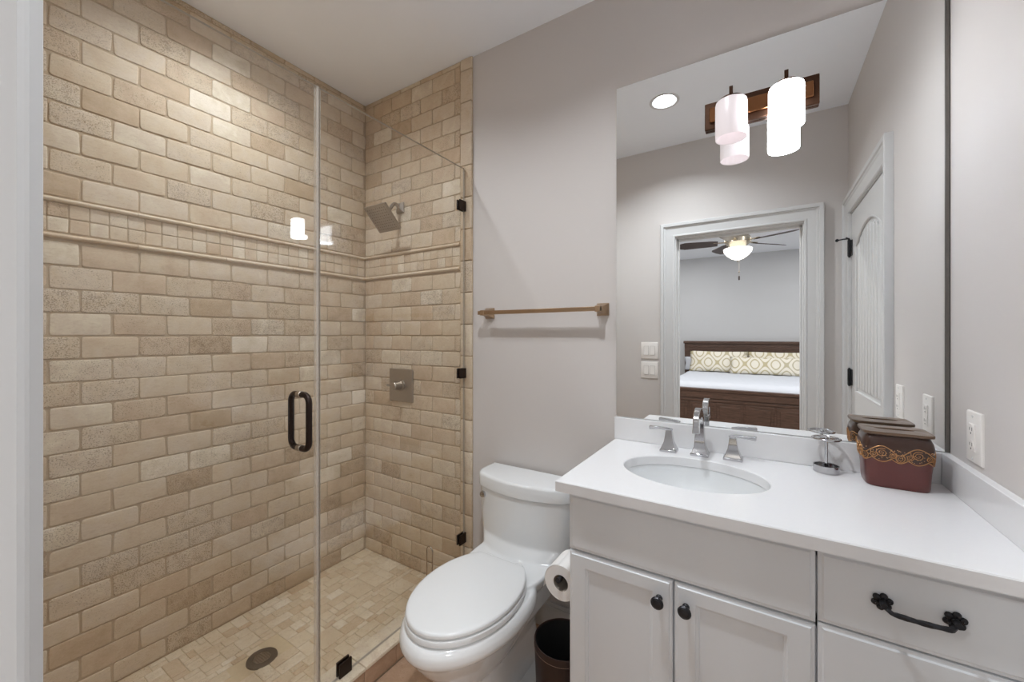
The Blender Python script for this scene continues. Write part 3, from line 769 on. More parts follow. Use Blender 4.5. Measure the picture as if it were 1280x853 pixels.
# countertop with an oval cut-out
SKX, SKY, SA, SB = -0.182, 1.329, 0.2035, 0.1505
ct = thing('countertop', (0, 1.33, ZC - 0.030), 'white quartz vanity countertop with backsplash', 'countertop')
mb = MB(); holed_rect(mb, -0.506, XR - 0.0005, 1.043, YB - 0.0005, ZC - 0.030, ZC, SKX, SKY, SA, SB, 96, 0, 0.0025)
obj('slab', mb, QUARTZ, ct, smooth=25)
obj('backsplash', MB().box(-0.508, XR - 0.021, YB - 0.021, YB - 0.0005, ZC + 0.0003, 0.988), QUARTZ, ct, bevel=0.0015)
obj('side_splash', MB().box(XR - 0.0205, XR - 0.0005, 1.050, YB - 0.0005, ZC + 0.0003, 0.988), QUARTZ, ct, bevel=0.0015)
sk = thing('sink', (SKX, SKY, ZC - 0.17), 'oval white undermount sink under the countertop cut-out', 'sink')
R = []
def ov(a, b, z, n=72): return [(SKX + a * math.cos(2 * PI * i / n), SKY + b * math.sin(2 * PI * i / n), z) for i in range(n)]
R.append(ov(SA + 0.022, SB + 0.022, ZC - 0.0315)); R.append(ov(SA + 0.002, SB + 0.002, ZC - 0.0315))
for q in range(1, 12):
    s = q / 11; e = math.cos(s * PI / 2) ** 0.55
    R.append(ov(0.022 + (SA - 0.020) * e, 0.022 + (SB - 0.020) * e, ZC - 0.033 - 0.120 * math.sin(s * PI / 2)))
R.append(ov(0.020, 0.020, ZC - 0.165)); R.append(ov(0.030, 0.030, ZC - 0.168))
for q in range(11, 0, -1):
    s = q / 11; e = math.cos(s * PI / 2) ** 0.55
    R.append(ov(0.034 + (SA - 0.020) * e, 0.034 + (SB - 0.020) * e, ZC - 0.045 - 0.120 * math.sin(s * PI / 2)))
R.append(ov(SA + 0.022, SB + 0.022, ZC - 0.040)); R.append(R[0])
obj('basin', MB().loft(R, False, False), PORC, sk)
obj('drain', MB().lathe([(0.0005, -0.1500), (0.014, -0.1495), (0.0185, -0.1475), (0.0235, -0.1450), (0.0255, -0.1475), (0.0195, -0.160)], (SKX, SKY, ZC), 'z', 24, False, False), CHROME, sk)

# faucet
FY = 1.537
fa = thing('faucet', (-0.183, FY, ZC), 'polished chrome widespread faucet with two lever handles', 'faucet')
def sqr(cx, cy, z, a, b): return [(cx - a, cy - b, z), (cx + a, cy - b, z), (cx + a, cy + b, z), (cx - a, cy + b, z)]
mb = MB().loft([sqr(-0.183, FY, ZC, 0.0290, 0.0280), sqr(-0.183, FY, ZC + 0.008, 0.0290, 0.0280), sqr(-0.183, FY, ZC + 0.010, 0.0255, 0.0245), sqr(-0.183, FY, ZC + 0.015, 0.0240, 0.0230),
                sqr(-0.183, FY, ZC + 0.030, 0.0185, 0.0175), sqr(-0.183, FY, ZC + 0.055, 0.0160, 0.0150), sqr(-0.183, FY, ZC + 0.085, 0.0145, 0.0130), sqr(-0.183, FY, ZC + 0.118, 0.0140, 0.0115)])
sp = obj('spout', mb, CHROME, fa, bevel=0.0015, smooth=25)
pth = [(-0.183, FY, ZC + 0.112)]
for q in range(13):
    a = PI * q / 12; pth.append((-0.183, FY - 0.047 + 0.047 * math.cos(a), ZC + 0.116 + 0.040 * math.sin(a)))
pth += [(-0.183, FY - 0.097, ZC + 0.103), (-0.183, FY - 0.099, ZC + 0.094)]
fl_ = [(0.028, 0.023)] + [(0.028 + 0.0009 * q, 0.022 - 0.0004 * q) for q in range(13)] + [(0.043, 0.019), (0.045, 0.019)]
obj('goose_neck', MB().tube(pth, 0, flat=fl_, up=(1, 0, 0)) if False else MB().tube(pth, 0, flat=fl_), CHROME, sp, bevel=0.002, smooth=30)
for sgn, hx, hy in ((-1, -0.285, FY - 0.006), (1, -0.082, FY + 0.004)):
    mb = MB().loft([sqr(hx, hy, ZC, 0.0285, 0.0255), sqr(hx, hy, ZC + 0.008, 0.0285, 0.0255), sqr(hx, hy, ZC + 0.010, 0.0250, 0.0225), sqr(hx, hy, ZC + 0.015, 0.0235, 0.021), sqr(hx, hy, ZC + 0.035, 0.0155, 0.0145),
                    sqr(hx, hy, ZC + 0.055, 0.0125, 0.0115), sqr(hx, hy, ZC + 0.070, 0.0110, 0.0105), sqr(hx, hy, ZC + 0.078, 0.009, 0.009)])
    hn = obj('handle', mb, CHROME, fa, bevel=0.0012, smooth=25)
    obj('lever', MB().tube([(hx - sgn * 0.012, hy, ZC + 0.077), (hx + sgn * 0.010, hy - 0.001, ZC + 0.080), (hx + sgn * 0.035, hy - 0.004, ZC + 0.081), (hx + sgn * 0.068, hy - 0.009, ZC + 0.080)], 0, flat=[(0.016, 0.006), (0.018, 0.008), (0.017, 0.009), (0.018, 0.012)]), CHROME, hn, bevel=0.0015)

# toothbrush holder
TX, TY = 0.169, 1.553
th_ = thing('toothbrush_holder', (TX, TY, ZC), 'chrome toothbrush holder with a ring top on the counter', 'toothbrush holder')
obj('dish', MB().lathe([(0.0005, 0.0), (0.031, 0.0), (0.033, 0.002), (0.033, 0.022), (0.0318, 0.0225), (0.0305, 0.021), (0.0305, 0.005), (0.0005, 0.004)], (TX, TY, ZC), 'z', 36, False, False), CHROME, th_)
obj('stem', MB().lathe([(0.006, 0.003), (0.0045, 0.008), (0.0040, 0.015), (0.0040, 0.098), (0.0065, 0.101), (0.0065, 0.106), (0.003, 0.109), (0.0005, 0.1095)], (TX, TY, ZC), 'z', 18, True, False), CHROME, th_)
mb = MB().tube([(TX + 0.034 * math.cos(2 * PI * q / 40), TY + 0.034 * math.sin(2 * PI * q / 40), ZC + 0.103) for q in range(40)], 0.0034, 10, True)
for q in range(4):
    a = q * PI / 2 + 0.5; mb.tube([(TX + 0.004 * math.cos(a), TY + 0.004 * math.sin(a), ZC + 0.103), (TX + 0.033 * math.cos(a), TY + 0.033 * math.sin(a), ZC + 0.103)], 0, flat=(0.008, 0.004))
obj('ring_top', mb, CHROME, th_)

# tissue box cover
QX, QY = 0.3175, 1.5290
tx = thing('tissue_box_cover', (QX, QY, ZC), 'maroon tissue box cover with gold scrollwork and brown slotted lid', 'tissue box')
def sq2(a, b, z, p=5.0, n=80):
    out = []
    for i in range(n):
        t = 2 * PI * i / n; c, s_ = math.cos(t), math.sin(t); rr = (abs(c) ** p + abs(s_) ** p) ** (-1 / p)
        out.append((QX + a * c * rr, QY + b * s_ * rr, ZC + z))
    return out
def bw_(z):                       # half width of the body at height z
    pr = [(0.0, 0.0660), (0.010, 0.0680), (0.05, 0.0700), (0.085, 0.0740), (0.115, 0.0755), (0.132, 0.0725), (0.144, 0.0655)]
    for (z0, a0), (z1, a1) in zip(pr, pr[1:]):
        if z <= z1: return a0 + (a1 - a0) * (z - z0) / (z1 - z0)
    return pr[-1][1]
KB = 0.058 / 0.0745               # depth / width
zs = [0, 0.002, 0.01, 0.03, 0.05, 0.07, 0.078]
obj('body', MB().loft([sq2(bw_(z) - (0.002 if z == 0 else 0), (bw_(z) - (0.002 if z == 0 else 0)) * KB, z) for z in zs]), BOXRED, tx)
zs = [0.078, 0.085, 0.095, 0.105, 0.115, 0.122, 0.130, 0.137, 0.144]
obj('shoulder', MB().loft([sq2(bw_(z), bw_(z) * KB, z) for z in zs]), BOXBROWN, tx)
mb = MB()
lid_rings = [sq2(0.0670, 0.0670 * KB, 0.1445, 8), sq2(0.0730, 0.0730 * KB, 0.1465, 8), sq2(0.0735, 0.0735 * KB, 0.1515, 8), sq2(0.0722, 0.0722 * KB, 0.1540, 8)]
def slot(a, b, z): return [(QX + a * math.copysign(abs(math.cos(2 * PI * i / 80)) ** 0.9, math.cos(2 * PI * i / 80)), QY + b * math.sin(2 * PI * i / 80), ZC + z) for i in range(80)]
lid_rings += [slot(0.044, 0.0135, 0.1550), slot(0.042, 0.0120, 0.1540), slot(0.041, 0.0115, 0.1465)]
ld_ = obj('lid', MB().loft(lid_rings, True, False), BOXLID, tx)
obj('slot', MB().loft([slot(0.0412, 0.0117, 0.1485), slot(0.0412, 0.0117, 0.1475)]), SLOT, ld_)
# scroll band in relief round the body
def sfp(s, z, off=0.0012):        # s = angle round the box
    a = bw_(z); p = 5.0; c, sn = math.cos(s), math.sin(s); rr = (abs(c) ** p + abs(sn) ** p) ** (-1 / p)
    return (QX + (a + off) * c * rr, QY + (a * KB + off) * sn * rr, ZC + z)
mb = MB(); NSC = 14
for i in range(NSC):
    s0 = 2 * PI * i / NSC; ds = 2 * PI / NSC; n = 14
    mb.tube([sfp(s0 + ds * q / n, 0.083 - 0.010 * math.sin(PI * q / n)) for q in range(n + 1)], 0.0012, 6)
    mb.tube([sfp(s0 + ds * q / n, 0.106 + (0.010 if i % 2 else -0.012) * math.sin(PI * q / n)) for q in range(n + 1)], 0.0012, 6)
    for (cs, czz, sg, sz) in ((s0 + ds * 0.50, 0.098 if i % 2 else 0.086, 1 if i % 2 else -1, 0.0125), (s0 + ds * 0.08, 0.092, -1, 0.0085)):
        pts = []
        for q in range(26):
            a = sg * q * 0.55 + 1.0; r_ = sz * (1 - q / 28); pts.append(sfp(cs + r_ / 0.085 * math.cos(a), czz + r_ * math.sin(a)))
        mb.tube(pts, [0.0011 * (1 - q / 40) for q in range(26)], 6)
    for q in range(26):
        mb.lathe([(0.0004, -0.0010), (0.0014, 0.0), (0.0004, 0.0010)], sfp(s0 + ds * random.random(), 0.077 + 0.032 * random.random(), 0.0008), 'z', 5)
obj('scroll_band', mb, GOLD, tx)['label'] = 'antique gold scrollwork in relief'

# outlets and switches
def plate_right(y, z, kind, label, grp):
    t = thing('wall_outlet' if kind == 'outlet' else 'light_switch', (XR, y, z), label, 'outlet', grp)
    mb = MB().loft([[(XR - h, y + sy * (0.041 - i), z + sz * (0.0635 - i)) for sy, sz in ((-1, -1), (1, -1), (1, 1), (-1, 1))] for h, i in ((0, 0), (0.003, 0), (0.0055, 0.002), (0.007, 0.006))])
    obj('cover_plate', mb, PLASTW, t, smooth=30)
    ins = obj('receptacle', MB().box(XR - 0.0095, XR - 0.006, y - 0.0168, y + 0.0168, z - 0.0335, z + 0.0335), PLASTW, t, bevel=0.001)
    for q in (-1, 1):
        zc = z + q * 0.019
        obj('socket', MB().poly([(XR - 0.0093, y + 0.012 * math.cos(a) , zc + 0.0135 * math.sin(a)) for a in [2 * PI * k / 20 for k in range(20)]], (-0.0010, 0, 0)), PLASTW, t)
        for dy, hh in ((-0.0065, 0.0045), (0.0065, 0.0036)): obj('slot', MB().box(XR - 0.0106, XR - 0.0100, y + dy - 0.001, y + dy + 0.001, zc - hh + 0.002, zc + hh + 0.002), SLOT, ins)
        obj('ground_hole', MB().lathe([(0.0022, -0.0106), (0.0022, -0.0100)], (XR, y, zc - 0.0085), 'x', 10), SLOT, ins)
    for q in (-1, 1): obj('screw', MB().lathe([(0.0032, -0.0082), (0.0032, -0.0066)], (XR, y, z + q * 0.052), 'x', 12), TRIMW, t)
    return t
plate_right(1.446, 1.067, 'outlet', 'white wall outlet just above the side splash next to the mirror', 'outlets on the right wall')
plate_right(1.140, 1.067, 'outlet', 'white wall outlet nearer the closet door, seen only in the mirror', 'outlets on the right wall')
SWGAP = pm('switch_gap', '8c8884', 0.7)
def switch_plate(x, z, label):
    t = thing('light_switch', (x, YF, z), label, 'light switch', 'switch plates by the doorway')
    mb = MB().loft([[(x + sx * (0.064 - i), YF + h, z + sz * (0.0635 - i)) for sx, sz in ((-1, -1), (1, -1), (1, 1), (-1, 1))] for h, i in ((0, 0), (0.003, 0), (0.0055, 0.002), (0.007, 0.006))])
    obj('cover_plate', mb, PLASTW, t, smooth=30)
    for q in (-1, 1):
        cx = x + q * 0.0232
        mb = MB().poly([(cx - 0.0165, YF + 0.006, z - 0.033), (cx - 0.0165, YF + 0.0115, z - 0.033), (cx - 0.0165, YF + 0.0085, z), (cx - 0.0165, YF + 0.0080, z + 0.033), (cx - 0.0165, YF + 0.006, z + 0.033)], (0.033, 0, 0))
        obj('rocker', mb, PLASTW, t, smooth=20)
    for q in (-1, 1):
        mb = MB(); cx = x + q * 0.0232
        mb.box(cx - 0.0178, cx - 0.0168, YF + 0.0066, YF + 0.0074, z - 0.0342, z + 0.0342).box(cx + 0.0168, cx + 0.0178, YF + 0.0066, YF + 0.0074, z - 0.0342, z + 0.0342).box(cx - 0.0178, cx + 0.0178, YF + 0.0066, YF + 0.0074, z + 0.0334, z + 0.0344).box(cx - 0.0178, cx + 0.0178, YF + 0.0066, YF + 0.0074, z - 0.0344, z - 0.0334)
        obj('rocker_frame', mb, SWGAP, t)
    return t
switch_plate(-0.733, 1.203, 'upper white double switch plate beside the bedroom doorway, seen in the mirror')
switch_plate(-0.733, 1.052, 'lower white double switch plate beside the bedroom doorway, seen in the mirror')

# ------------------------------------------------------------------ toilet
AX = -0.880
TBK = YB - 0.016
tl_ = thing('toilet', (AX, 1.25, 0), 'white one-piece elongated toilet with closed lid', 'toilet')
def oval(z, yf, yb, wd, n=64, pf=2.0, pb=2.6, split=0.56):
    """egg-shaped ring: front at yf, back at yb"""
    yc = yf + (yb - yf) * split; out = []
    for i in range(n):
        t = 2 * PI * i / n; c, s_ = math.cos(t), math.sin(t)
        p = pf if s_ < 0 else pb
        x = wd * math.copysign(abs(c) ** (2 / p), c)
        y = yc + ((yc - yf) if s_ < 0 else (yb - yc)) * math.copysign(abs(s_) ** (2 / p), s_)
        out.append((AX + x, y, z))
    return out
body = MB()
body.loft([oval(0.000, 1.010, 1.50, 0.112, pb=5), oval(0.012, 1.008, 1.50, 0.113, pb=5), oval(0.060, 1.012, 1.49, 0.104, pb=5), oval(0.150, 1.000, 1.47, 0.100, pb=5), oval(0.22, 0.975, 1.47, 0.113, pb=5)])
body.loft([oval(0.14, 1.005, 1.36, 0.085), oval(0.20, 0.955, 1.38, 0.122), oval(0.26, 0.903, 1.39, 0.154), oval(0.300, 0.873, 1.39, 0.175), oval(0.324, 0.857, 1.39, 0.188), oval(0.333, 0.849, 1.39, 0.196), oval(0.344, 0.844, 1.39, 0.201), oval(0.364, 0.846, 1.39, 0.199), oval(0.378, 0.855, 1.39, 0.192), oval(0.384, 0.865, 1.39, 0.184)])
body.loft([oval(0.20, 1.24, 1.59, 0.115, pf=3, pb=6), oval(0.30, 1.22, 1.595, 0.128, pf=3, pb=6), oval(0.350, 1.20, TBK, 0.165, pf=3, pb=8), oval(0.386, 1.20, TBK, 0.180, pf=3, pb=8), oval(0.396, 1.205, TBK, 0.176, pf=3, pb=8)])
def tank_ring(z, wd, yside, yfront, n=40, r=0.045, yb=None):
    """flat back, rounded corners, bowed front"""
    yb = TBK if yb is None else yb; out = [(AX + wd, yb, z), (AX - wd, yb, z)]
    for i in range(n + 1):
        s_ = math.sin(PI / 2 * (-1 + 2 * i / n)); a = abs(s_)
        y = yside - (yside - yfront) * max(0.0, 1 - a ** 2.0)
        k = max(0.0, (a - 0.84) / 0.16); y += r * (1 - math.sqrt(max(0.0, 1 - k * k)))
        out.append((AX + wd * s_, y, z))
    return out
body.loft([tank_ring(0.34, 0.165, 1.482, 1.43), tank_ring(0.40, 0.205, 1.478, 1.424), tank_ring(0.43, 0.217, 1.478, 1.424), tank_ring(0.50, 0.223, 1.476, 1.421), tank_ring(0.6365, 0.2295, 1.474, 1.417), tank_ring(0.6390, 0.2290, 1.475, 1.418)])
body.loft([tank_ring(0.385, 0.183, 1.44, 1.375), tank_ring(0.405, 0.195, 1.452, 1.393), tank_ring(0.440, 0.216, 1.476, 1.423)])
o = obj('body', body, PORC, tl_)
md = o.modifiers.new('weld', 'REMESH'); md.mode = 'VOXEL'; md.voxel_size = 0.0045; md.use_smooth_shade = True
md = o.modifiers.new('relax', 'SMOOTH'); md.factor = 0.5; md.iterations = 9
# bake the welded surface so the toilet body is one mesh
dg_ = bpy.context.evaluated_depsgraph_get(); me = bpy.data.meshes.new_from_object(o.evaluated_get(dg_)); o.modifiers.clear(); o.data = me
me.polygons.foreach_set('use_smooth', [True] * len(me.polygons))
if not me.materials: me.materials.append(PORC)
toilet_body = o
def lid_ring(z, g): return tank_ring(z, 0.2320 + g, 1.470 - g, 1.412 - g, 40, 0.045, TBK + g * 0.0)
obj('tank_lid', MB().loft([lid_ring(0.6300, -0.026), lid_ring(0.6415, -0.026), lid_ring(0.6416, -0.002), lid_ring(0.6426, 0.0015), lid_ring(0.646, 0.002), lid_ring(0.689, 0.002), lid_ring(0.6945, 0.0), lid_ring(0.6985, -0.0045), lid_ring(0.7000, -0.012)]), PORC, tl_, smooth=50)
def seat_ring(z, g, yf=0.868, yb=1.372, wd=0.1785): return [(x, min(y, 1.326 + 0.5 * g), zz) for x, y, zz in oval(z, yf - g, yb + g * 0.3, wd + g, 192, 2.0, 2.02, 0.502)]
R = [seat_ring(0.3840, -0.012), seat_ring(0.3885, -0.010), seat_ring(0.3890, -0.001), seat_ring(0.3905, 0.003), seat_ring(0.4050, 0.003), seat_ring(0.4075, 0.001), seat_ring(0.4085, -0.006), seat_ring(0.4085, -0.07), seat_ring(0.3840, -0.066)]
R.append(R[0]); obj('seat', MB().loft(R, False, False), SEATP, tl_, smooth=40)
obj('lid', MB().loft([seat_ring(0.4088, -0.014), seat_ring(0.4122, -0.012), seat_ring(0.4126, -0.003), seat_ring(0.4145, 0.0), seat_ring(0.4220, 0.0), seat_ring(0.4262, -0.002), seat_ring(0.4285, -0.0065), seat_ring(0.4298, -0.016), seat_ring(0.4315, -0.055), seat_ring(0.4320, -0.110)]), SEATP, tl_, smooth=40)
for sx in (-1, 1):
    obj('hinge', MB().box(AX + sx * 0.070 - 0.018, AX + sx * 0.070 + 0.018, 1.322, 1.352, 0.388, 0.418), SEATP, tl_, bevel=0.008, seg=3)
# side mounted flush button
lv = MB().lathe([(0.0115, 0.0), (0.0140, -0.004), (0.0145, -0.010), (0.0125, -0.016), (0.0005, -0.018)], (AX - 0.1820, 1.456, 0.6065), 'y', 24, True, False)
obj('flush_button', lv, CHROME, tl_)['label'] = 'round chrome flush button'
for sx in (-1, 1):
    obj('bolt_cap', MB().lathe([(0.016, 0.0), (0.0165, 0.010), (0.014, 0.018), (0.008, 0.022), (0.0005, 0.0225)], (AX + sx * 0.150, 1.225, 0.014), 'z', 20, True, False), PORC, tl_)
foot = MB().loft([oval(0.0, 1.14, 1.44, 0.172, pf=2.6, pb=3), oval(0.012, 1.14, 1.44, 0.172, pf=2.6, pb=3), oval(0.020, 1.15, 1.43, 0.164, pf=2.6, pb=3)])
obj('foot_flange', foot, PORC, tl_, bevel=0.003)

# ------------------------------------------------------------------ toilet paper and its holder
PX, PY0, PY1, PZc = -0.5290, 1.128, 1.232, 0.566
hp = thing('paper_holder', (KX0, PY1, PZc), 'dark metal toilet paper post on the vanity side', 'paper holder')
mb = MB().lathe([(0.022, -0.001), (0.022, -0.007), (0.012, -0.010), (0.008, -0.014)], (KX0, PY1 + 0.022, PZc), 'x', 20)
obj('mount', mb, IRON, hp)
mb = MB().tube([(KX0 - 0.008, PY1 + 0.022, PZc), (PX + 0.016, PY1 + 0.022, PZc), (PX + 0.006, PY1 + 0.020, PZc), (PX, PY1 + 0.010, PZc), (PX, PY1, PZc), (PX, PY0 - 0.012, PZc), (PX, PY0 - 0.020, PZc + 0.002)], 0.0075, 12)
obj('rod', mb, IRON, hp)
PR = 0.054
tp = thing('toilet_paper_roll', (PX, PY0, PZc - 0.015), 'white toilet paper roll on the holder beside the vanity', 'toilet paper')
cz = PZc - 0.0163
mb = MB().lathe([(0.0250, PY0), (PR, PY0), (PR, PY1), (0.0250, PY1), (0.0250, PY0)], (PX, 0, cz), 'y', 56, False, False)
obj('roll', mb, PAPER, tp, smooth=40)
obj('core', MB().lathe([(0.0250, PY0 + 0.001), (0.0238, PY0 + 0.001), (0.0238, PY1 - 0.001), (0.0250, PY1 - 0.001)], (PX, 0, cz), 'y', 40, False, False), pm('card_core', '9c9388', 0.9), tp)
ta = []
for q in range(10):
    a = PI * 0.55 + q * (PI * 0.50 / 9); ta.append((PX + (PR + 0.001) * math.cos(a), cz + (PR + 0.001) * math.sin(a)))
ta += [(PX - PR - 0.003, cz - 0.012), (PX - PR - 0.006, cz - 0.030)]
mb = MB(); mb.loft([[(x, PY0, z) for x, z in ta] + [(x - 0.0006, PY0, z + 0.0004) for x, z in reversed(ta)], [(x, PY1, z) for x, z in ta] + [(x - 0.0006, PY1, z + 0.0004) for x, z in reversed(ta)]])
obj('loose_sheet', mb, PAPER, tp, smooth=60)

# ------------------------------------------------------------------ waste basket
WX, WY, WR, WH = -0.576, 1.248, 0.099, 0.282
wbk = thing('waste_basket', (WX, WY, 0), 'round dark brown leather waste basket between toilet and vanity', 'waste basket')
obj('body', MB().lathe([(0.0005, 0.0), (WR - 0.014, 0.0), (WR - 0.012, 0.004), (WR, WH - 0.004), (WR - 0.001, WH), (WR - 0.004, WH), (WR - 0.005, WH - 0.004)], (WX, WY, 0), 'z', 56, False, False), LEATHER, wbk)
obj('liner', MB().lathe([(WR - 0.0045, WH - 0.002), (WR - 0.008, WH - 0.03), (WR - 0.018, 0.008), (0.0005, 0.007)], (WX, WY, 0), 'z', 56, False, False), BLACKIN, wbk)
mb = MB(); n = 90
for q in range(n):
    a = 2 * PI * q / n; r_ = WR - 0.0006; da = 0.022
    mb.tube([(WX + (r_ + e) * math.cos(a + d), WY + (r_ + e) * math.sin(a + d), WH - 0.022) for d, e in ((-da, 0), (-da * 0.5, 0.0008), (da * 0.5, 0.0008), (da, 0))], 0.0007, 4)
st_ = obj('stitching', mb, STITCH, wbk); st_['kind'] = 'stuff'

# wire loop handle of the brush standing in the corner behind the toilet
bxx, byy = -1.180, 1.231
tbh = thing('toilet_brush', (bxx, byy, 0), 'toilet brush with a thin wire loop handle behind the toilet bowl', 'toilet brush')
obj('canister', MB().lathe([(0.0005, 0.0), (0.044, 0.0), (0.046, 0.004), (0.042, 0.165), (0.039, 0.169), (0.010, 0.173), (0.009, 0.188)], (bxx, byy, 0), 'z', 28, False, True), NICKEL, tbh)
lp = [(bxx - 0.006, byy, 0.180), (bxx - 0.0145, byy, 0.215), (bxx - 0.0160, byy, 0.400)]
for q in range(9):
    a = PI - PI * q / 8; lp.append((bxx + 0.0160 * math.cos(a), byy, 0.415 + 0.0190 * math.sin(a)))
lp += [(bxx + 0.0160, byy, 0.400), (bxx + 0.0145, byy, 0.215), (bxx + 0.006, byy, 0.180)]
obj('wire_loop', MB().tube(lp, 0.0026, 8), BRUSHPL, tbh)

# ------------------------------------------------------------------ bedroom: ceiling fan
fn = thing('ceiling_fan', (FANX, FANY, H), 'dark wood bladed ceiling fan with a lit glass bowl', 'ceiling fan')
obj('glow_cone', MB().lathe([(0.080, 0.0), (0.125, -0.05), (0.13, -0.12), (0.08, -0.165), (0.03, -0.18)], (FANX, FANY, H), 'z', 32), TRIMW, fn)  # white cone put in for the bright patch of light above the fan
obj('motor', MB().lathe([(0.05, -0.17), (0.13, -0.195), (0.15, -0.23), (0.145, -0.275), (0.10, -0.315), (0.09, -0.345)], (FANX, FANY, H), 'z', 36), pm('fan_nickel', 'c8bfae', 0.25, 0.9), fn)
obj('light_bowl', MB().lathe([(0.150, -0.345), (0.160, -0.352), (0.154, -0.385), (0.122, -0.430), (0.070, -0.470), (0.022, -0.490), (0.0005, -0.494)], (FANX, FANY, H), 'z', 40, True, False), FANGL, fn)
obj('finial', MB().lathe([(0.004, -0.489), (0.012, -0.495), (0.010, -0.508), (0.0005, -0.515)], (FANX, FANY, H), 'z', 16, True, False), NICKEL, fn)
mb = MB().tube([(FANX + 0.015, FANY, H - 0.485), (FANX + 0.015, FANY, H - 0.69)], 0.0022, 6).lathe([(0.004, 0.0), (0.010, -0.010), (0.010, -0.022), (0.004, -0.03)], (FANX + 0.015, FANY, H - 0.62), 'z', 12)
pc = obj('pull_chain', mb, NICKEL, fn)
obj('chain_pull', MB().lathe([(0.003, 0.0), (0.009, -0.01), (0.009, -0.045), (0.004, -0.055)], (FANX + 0.015, FANY, H - 0.685), 'z', 12), BLADE, pc)
for q in range(5):
    a = math.radians(172 + 72 * q); ca, sa = math.cos(a), math.sin(a)
    def bp_(r_, t, zz): return (FANX + r_ * ca - t * sa, FANY + r_ * sa + t * ca, H - 0.268 + zz)
    mb = MB().poly([bp_(0.13, -0.02, 0.004), bp_(0.27, -0.03, 0.004), bp_(0.27, 0.03, 0.004), bp_(0.13, 0.02, 0.004)], (0, 0, 0.006))
    br = obj('blade_arm', mb, pm('fan_bracket', 'a89a80', 0.3, 0.9) if q == 0 else bpy.data.materials['fan_bracket'], fn)
    pl = [(0.22, -0.055), (0.30, -0.066), (0.60, -0.080), (0.66, -0.060), (0.675, 0.0), (0.66, 0.060), (0.60, 0.080), (0.30, 0.066), (0.22, 0.055)]
    mb = MB().poly([bp_(r_, t, -0.002 - t * 0.32) for r_, t in pl], (0, 0, 0.006)); obj('blade', mb, BLADE, fn, bevel=0.002)

# ------------------------------------------------------------------ bedroom: bed
bx0, bx1 = -1.205, 0.84; byh, byf = BEDW + 0.03, -2.60
bed = thing('bed', ((bx0 + bx1) / 2, (byh + byf) / 2, 0), 'king bed with dark brown panelled wooden headboard and footboard', 'bed')
mb = MB().box(bx0, bx1, byh, byh + 0.05, 0.0, 1.10).box(bx0 - 0.02, bx1 + 0.02, byh - 0.02, byh + 0.085, 1.17, 1.215).box(bx0 - 0.005, bx1 + 0.005, byh - 0.01, byh + 0.065, 1.10, 1.17)
mb.box(bx0, bx0 + 0.09, byh + 0.05, byh + 0.075, 0.0, 1.10).box(bx1 - 0.09, bx1, byh + 0.05, byh + 0.075, 0.0, 1.10).box(bx0 + 0.09, bx1 - 0.09, byh + 0.05, byh + 0.07, 0.98, 1.10)
obj('headboard', mb, BEDWOOD, bed, bevel=0.004)
mb = MB().box(bx0, bx1, byf - 0.05, byf, 0.02, 0.58).box(bx0 - 0.015, bx1 + 0.015, byf - 0.065, byf + 0.025, 0.58, 0.615)
mb.box(bx0, bx1, byf, byf + 0.014, 0.49, 0.58).box(bx0, bx1, byf, byf + 0.014, 0.02, 0.10).box(bx0, bx1, byf, byf + 0.010, 0.445, 0.475)
fb = obj('footboard', mb, BEDWOOD, bed, bevel=0.003)
npn = 6
for q in range(npn):
    a = bx0 + 0.04 + q * (bx1 - bx0 - 0.08) / npn; b = a + (bx1 - bx0 - 0.08) / npn
    mb = MB().box(a + 0.012, b - 0.012, byf, byf + 0.008, 0.115, 0.435).box(a + 0.05, b - 0.05, byf + 0.008, byf + 0.016, 0.155, 0.395)
    obj('panel', mb, BEDWOOD, fb, bevel=0.004)
for x in (bx0, bx1 - 0.035): obj('side_rail', MB().box(x, x + 0.035, byh + 0.05, byf - 0.05, 0.15, 0.40), BEDWOOD, bed, bevel=0.003)
# quilt over the mattress
mb = MB(); nx_, ny_ = 60, 60
qx0, qx1, qy0, qy1 = bx0 + 0.04, bx1 - 0.04, byh + 0.08, byf - 0.07
top = []
for j in range(ny_ + 1):
    for i in range(nx_ + 1):
        u, v_ = i / nx_, j / ny_; ed = min(u, 1 - u, v_ , 1 - v_)
        zz = 0.685 - 0.07 * (1 - min(1, ed / 0.05)) ** 2 + 0.006 * math.sin(u * 58 + v_ * 37) * math.sin(v_ * 51 - u * 23) + random.uniform(-0.002, 0.002)
        top.append((qx0 + (qx1 - qx0) * u, qy0 + (qy1 - qy0) * v_, zz))
idx = lambda i, j: j * (nx_ + 1) + i
fs = [(idx(i, j), idx(i + 1, j), idx(i + 1, j + 1), idx(i, j + 1)) for j in range(ny_) for i in range(nx_)]
bor = [idx(i, 0) for i in range(nx_)] + [idx(nx_, j) for j in range(ny_)] + [idx(nx_ - i, ny_) for i in range(nx_)] + [idx(0, ny_ - j) for j in range(ny_)]
nb_ = len(top); vs = top + [(top[k][0], top[k][1], 0.34) for k in bor]
fs += [(bor[k], bor[(k + 1) % len(bor)], nb_ + (k + 1) % len(bor), nb_ + k) for k in range(len(bor))] + [tuple(nb_ + k for k in reversed(range(len(bor))))]
mb.add(vs, fs)
tag(obj('quilt', mb, QUILT, smooth=70), 'white quilt spread over the mattress of the king bed', 'quilt')
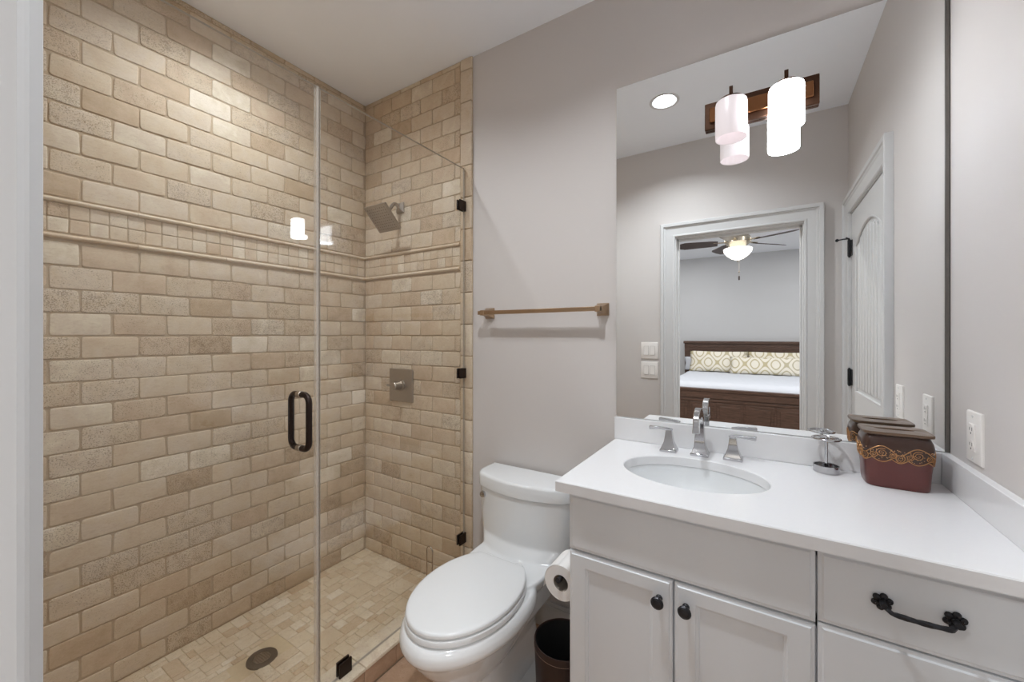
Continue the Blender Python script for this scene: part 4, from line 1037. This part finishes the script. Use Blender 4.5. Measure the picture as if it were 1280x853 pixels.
def pillow(cx, cy, cz, wd, ht, th, tilt, mat, label, cat='pillow', grp='pillows on the bed'):
    n = 20; mb = MB(); F = []; B = []
    for j in range(n + 1):
        for i in range(n + 1):
            u, v_ = 2 * i / n - 1, 2 * j / n - 1
            k = max(0, (1 - abs(u) ** 3.2)) ** 0.5 * max(0, (1 - abs(v_) ** 3.2)) ** 0.5
            sh = 1 - 0.05 * (abs(u) ** 2 * (1 - abs(v_)) * 0 + (1 - abs(u)) * abs(v_) ** 4 + (1 - abs(v_)) * abs(u) ** 4)
            F.append((u * wd / 2 * sh, th / 2 * k, v_ * ht / 2 * sh + ht / 2)); B.append((u * wd / 2 * sh, -th / 2 * k, v_ * ht / 2 * sh + ht / 2))
    M = Matrix.Rotation(math.radians(tilt), 3, 'X')
    W = lambda p: tuple(Vector((cx, cy, cz)) + M @ Vector(p))
    ix = lambda i, j, o: o + j * (n + 1) + i
    vs = [W(p) for p in F] + [W(p) for p in B]; o2 = len(F)
    fs = [(ix(i, j, 0), ix(i + 1, j, 0), ix(i + 1, j + 1, 0), ix(i, j + 1, 0)) for j in range(n) for i in range(n)]
    fs += [(ix(i, j, o2), ix(i, j + 1, o2), ix(i + 1, j + 1, o2), ix(i + 1, j, o2)) for j in range(n) for i in range(n)]
    mb.add(vs, fs); o = obj('pillow', mb, mat, smooth=80)
    bm = bmesh.new(); bm.from_mesh(o.data); bmesh.ops.remove_doubles(bm, verts=bm.verts, dist=1e-5); bmesh.ops.recalc_face_normals(bm, faces=bm.faces); bm.to_mesh(o.data); bm.free()
    return tag(o, label, cat, grp)
pillow(-0.80, byh + 0.150, 0.692, 0.80, 0.24, 0.10, 4, QUILT, 'plain white pillow behind the damask pillows at the bed head')
pillow(-0.64, byh + 0.365, 0.692, 0.90, 0.37, 0.16, 18, DAMASK, 'beige damask pillow at the outer end of the bed')
pillow(0.25, byh + 0.30, 0.692, 0.92, 0.37, 0.16, 18, DAMASK, 'beige damask pillow standing behind the grey patterned one')
pillow(0.05, byh + 0.52, 0.692, 1.00, 0.29, 0.15, 24, DAMASK, 'long damask pillow lying in front of the others')
# added unseen area lamps: fill light for the bedroom and through the doorway
for (x, y) in ((-1.2, -3.7), (1.0, -3.7), (1.2, -1.2), (-1.4, -1.2)):
    lamp('bedroom_fill', 'AREA', (x, y, H - 0.012), POWER_DOOR_FILL if y > -2 else POWER_BED_FILL, 0.16, (1, 0.99, 0.98))
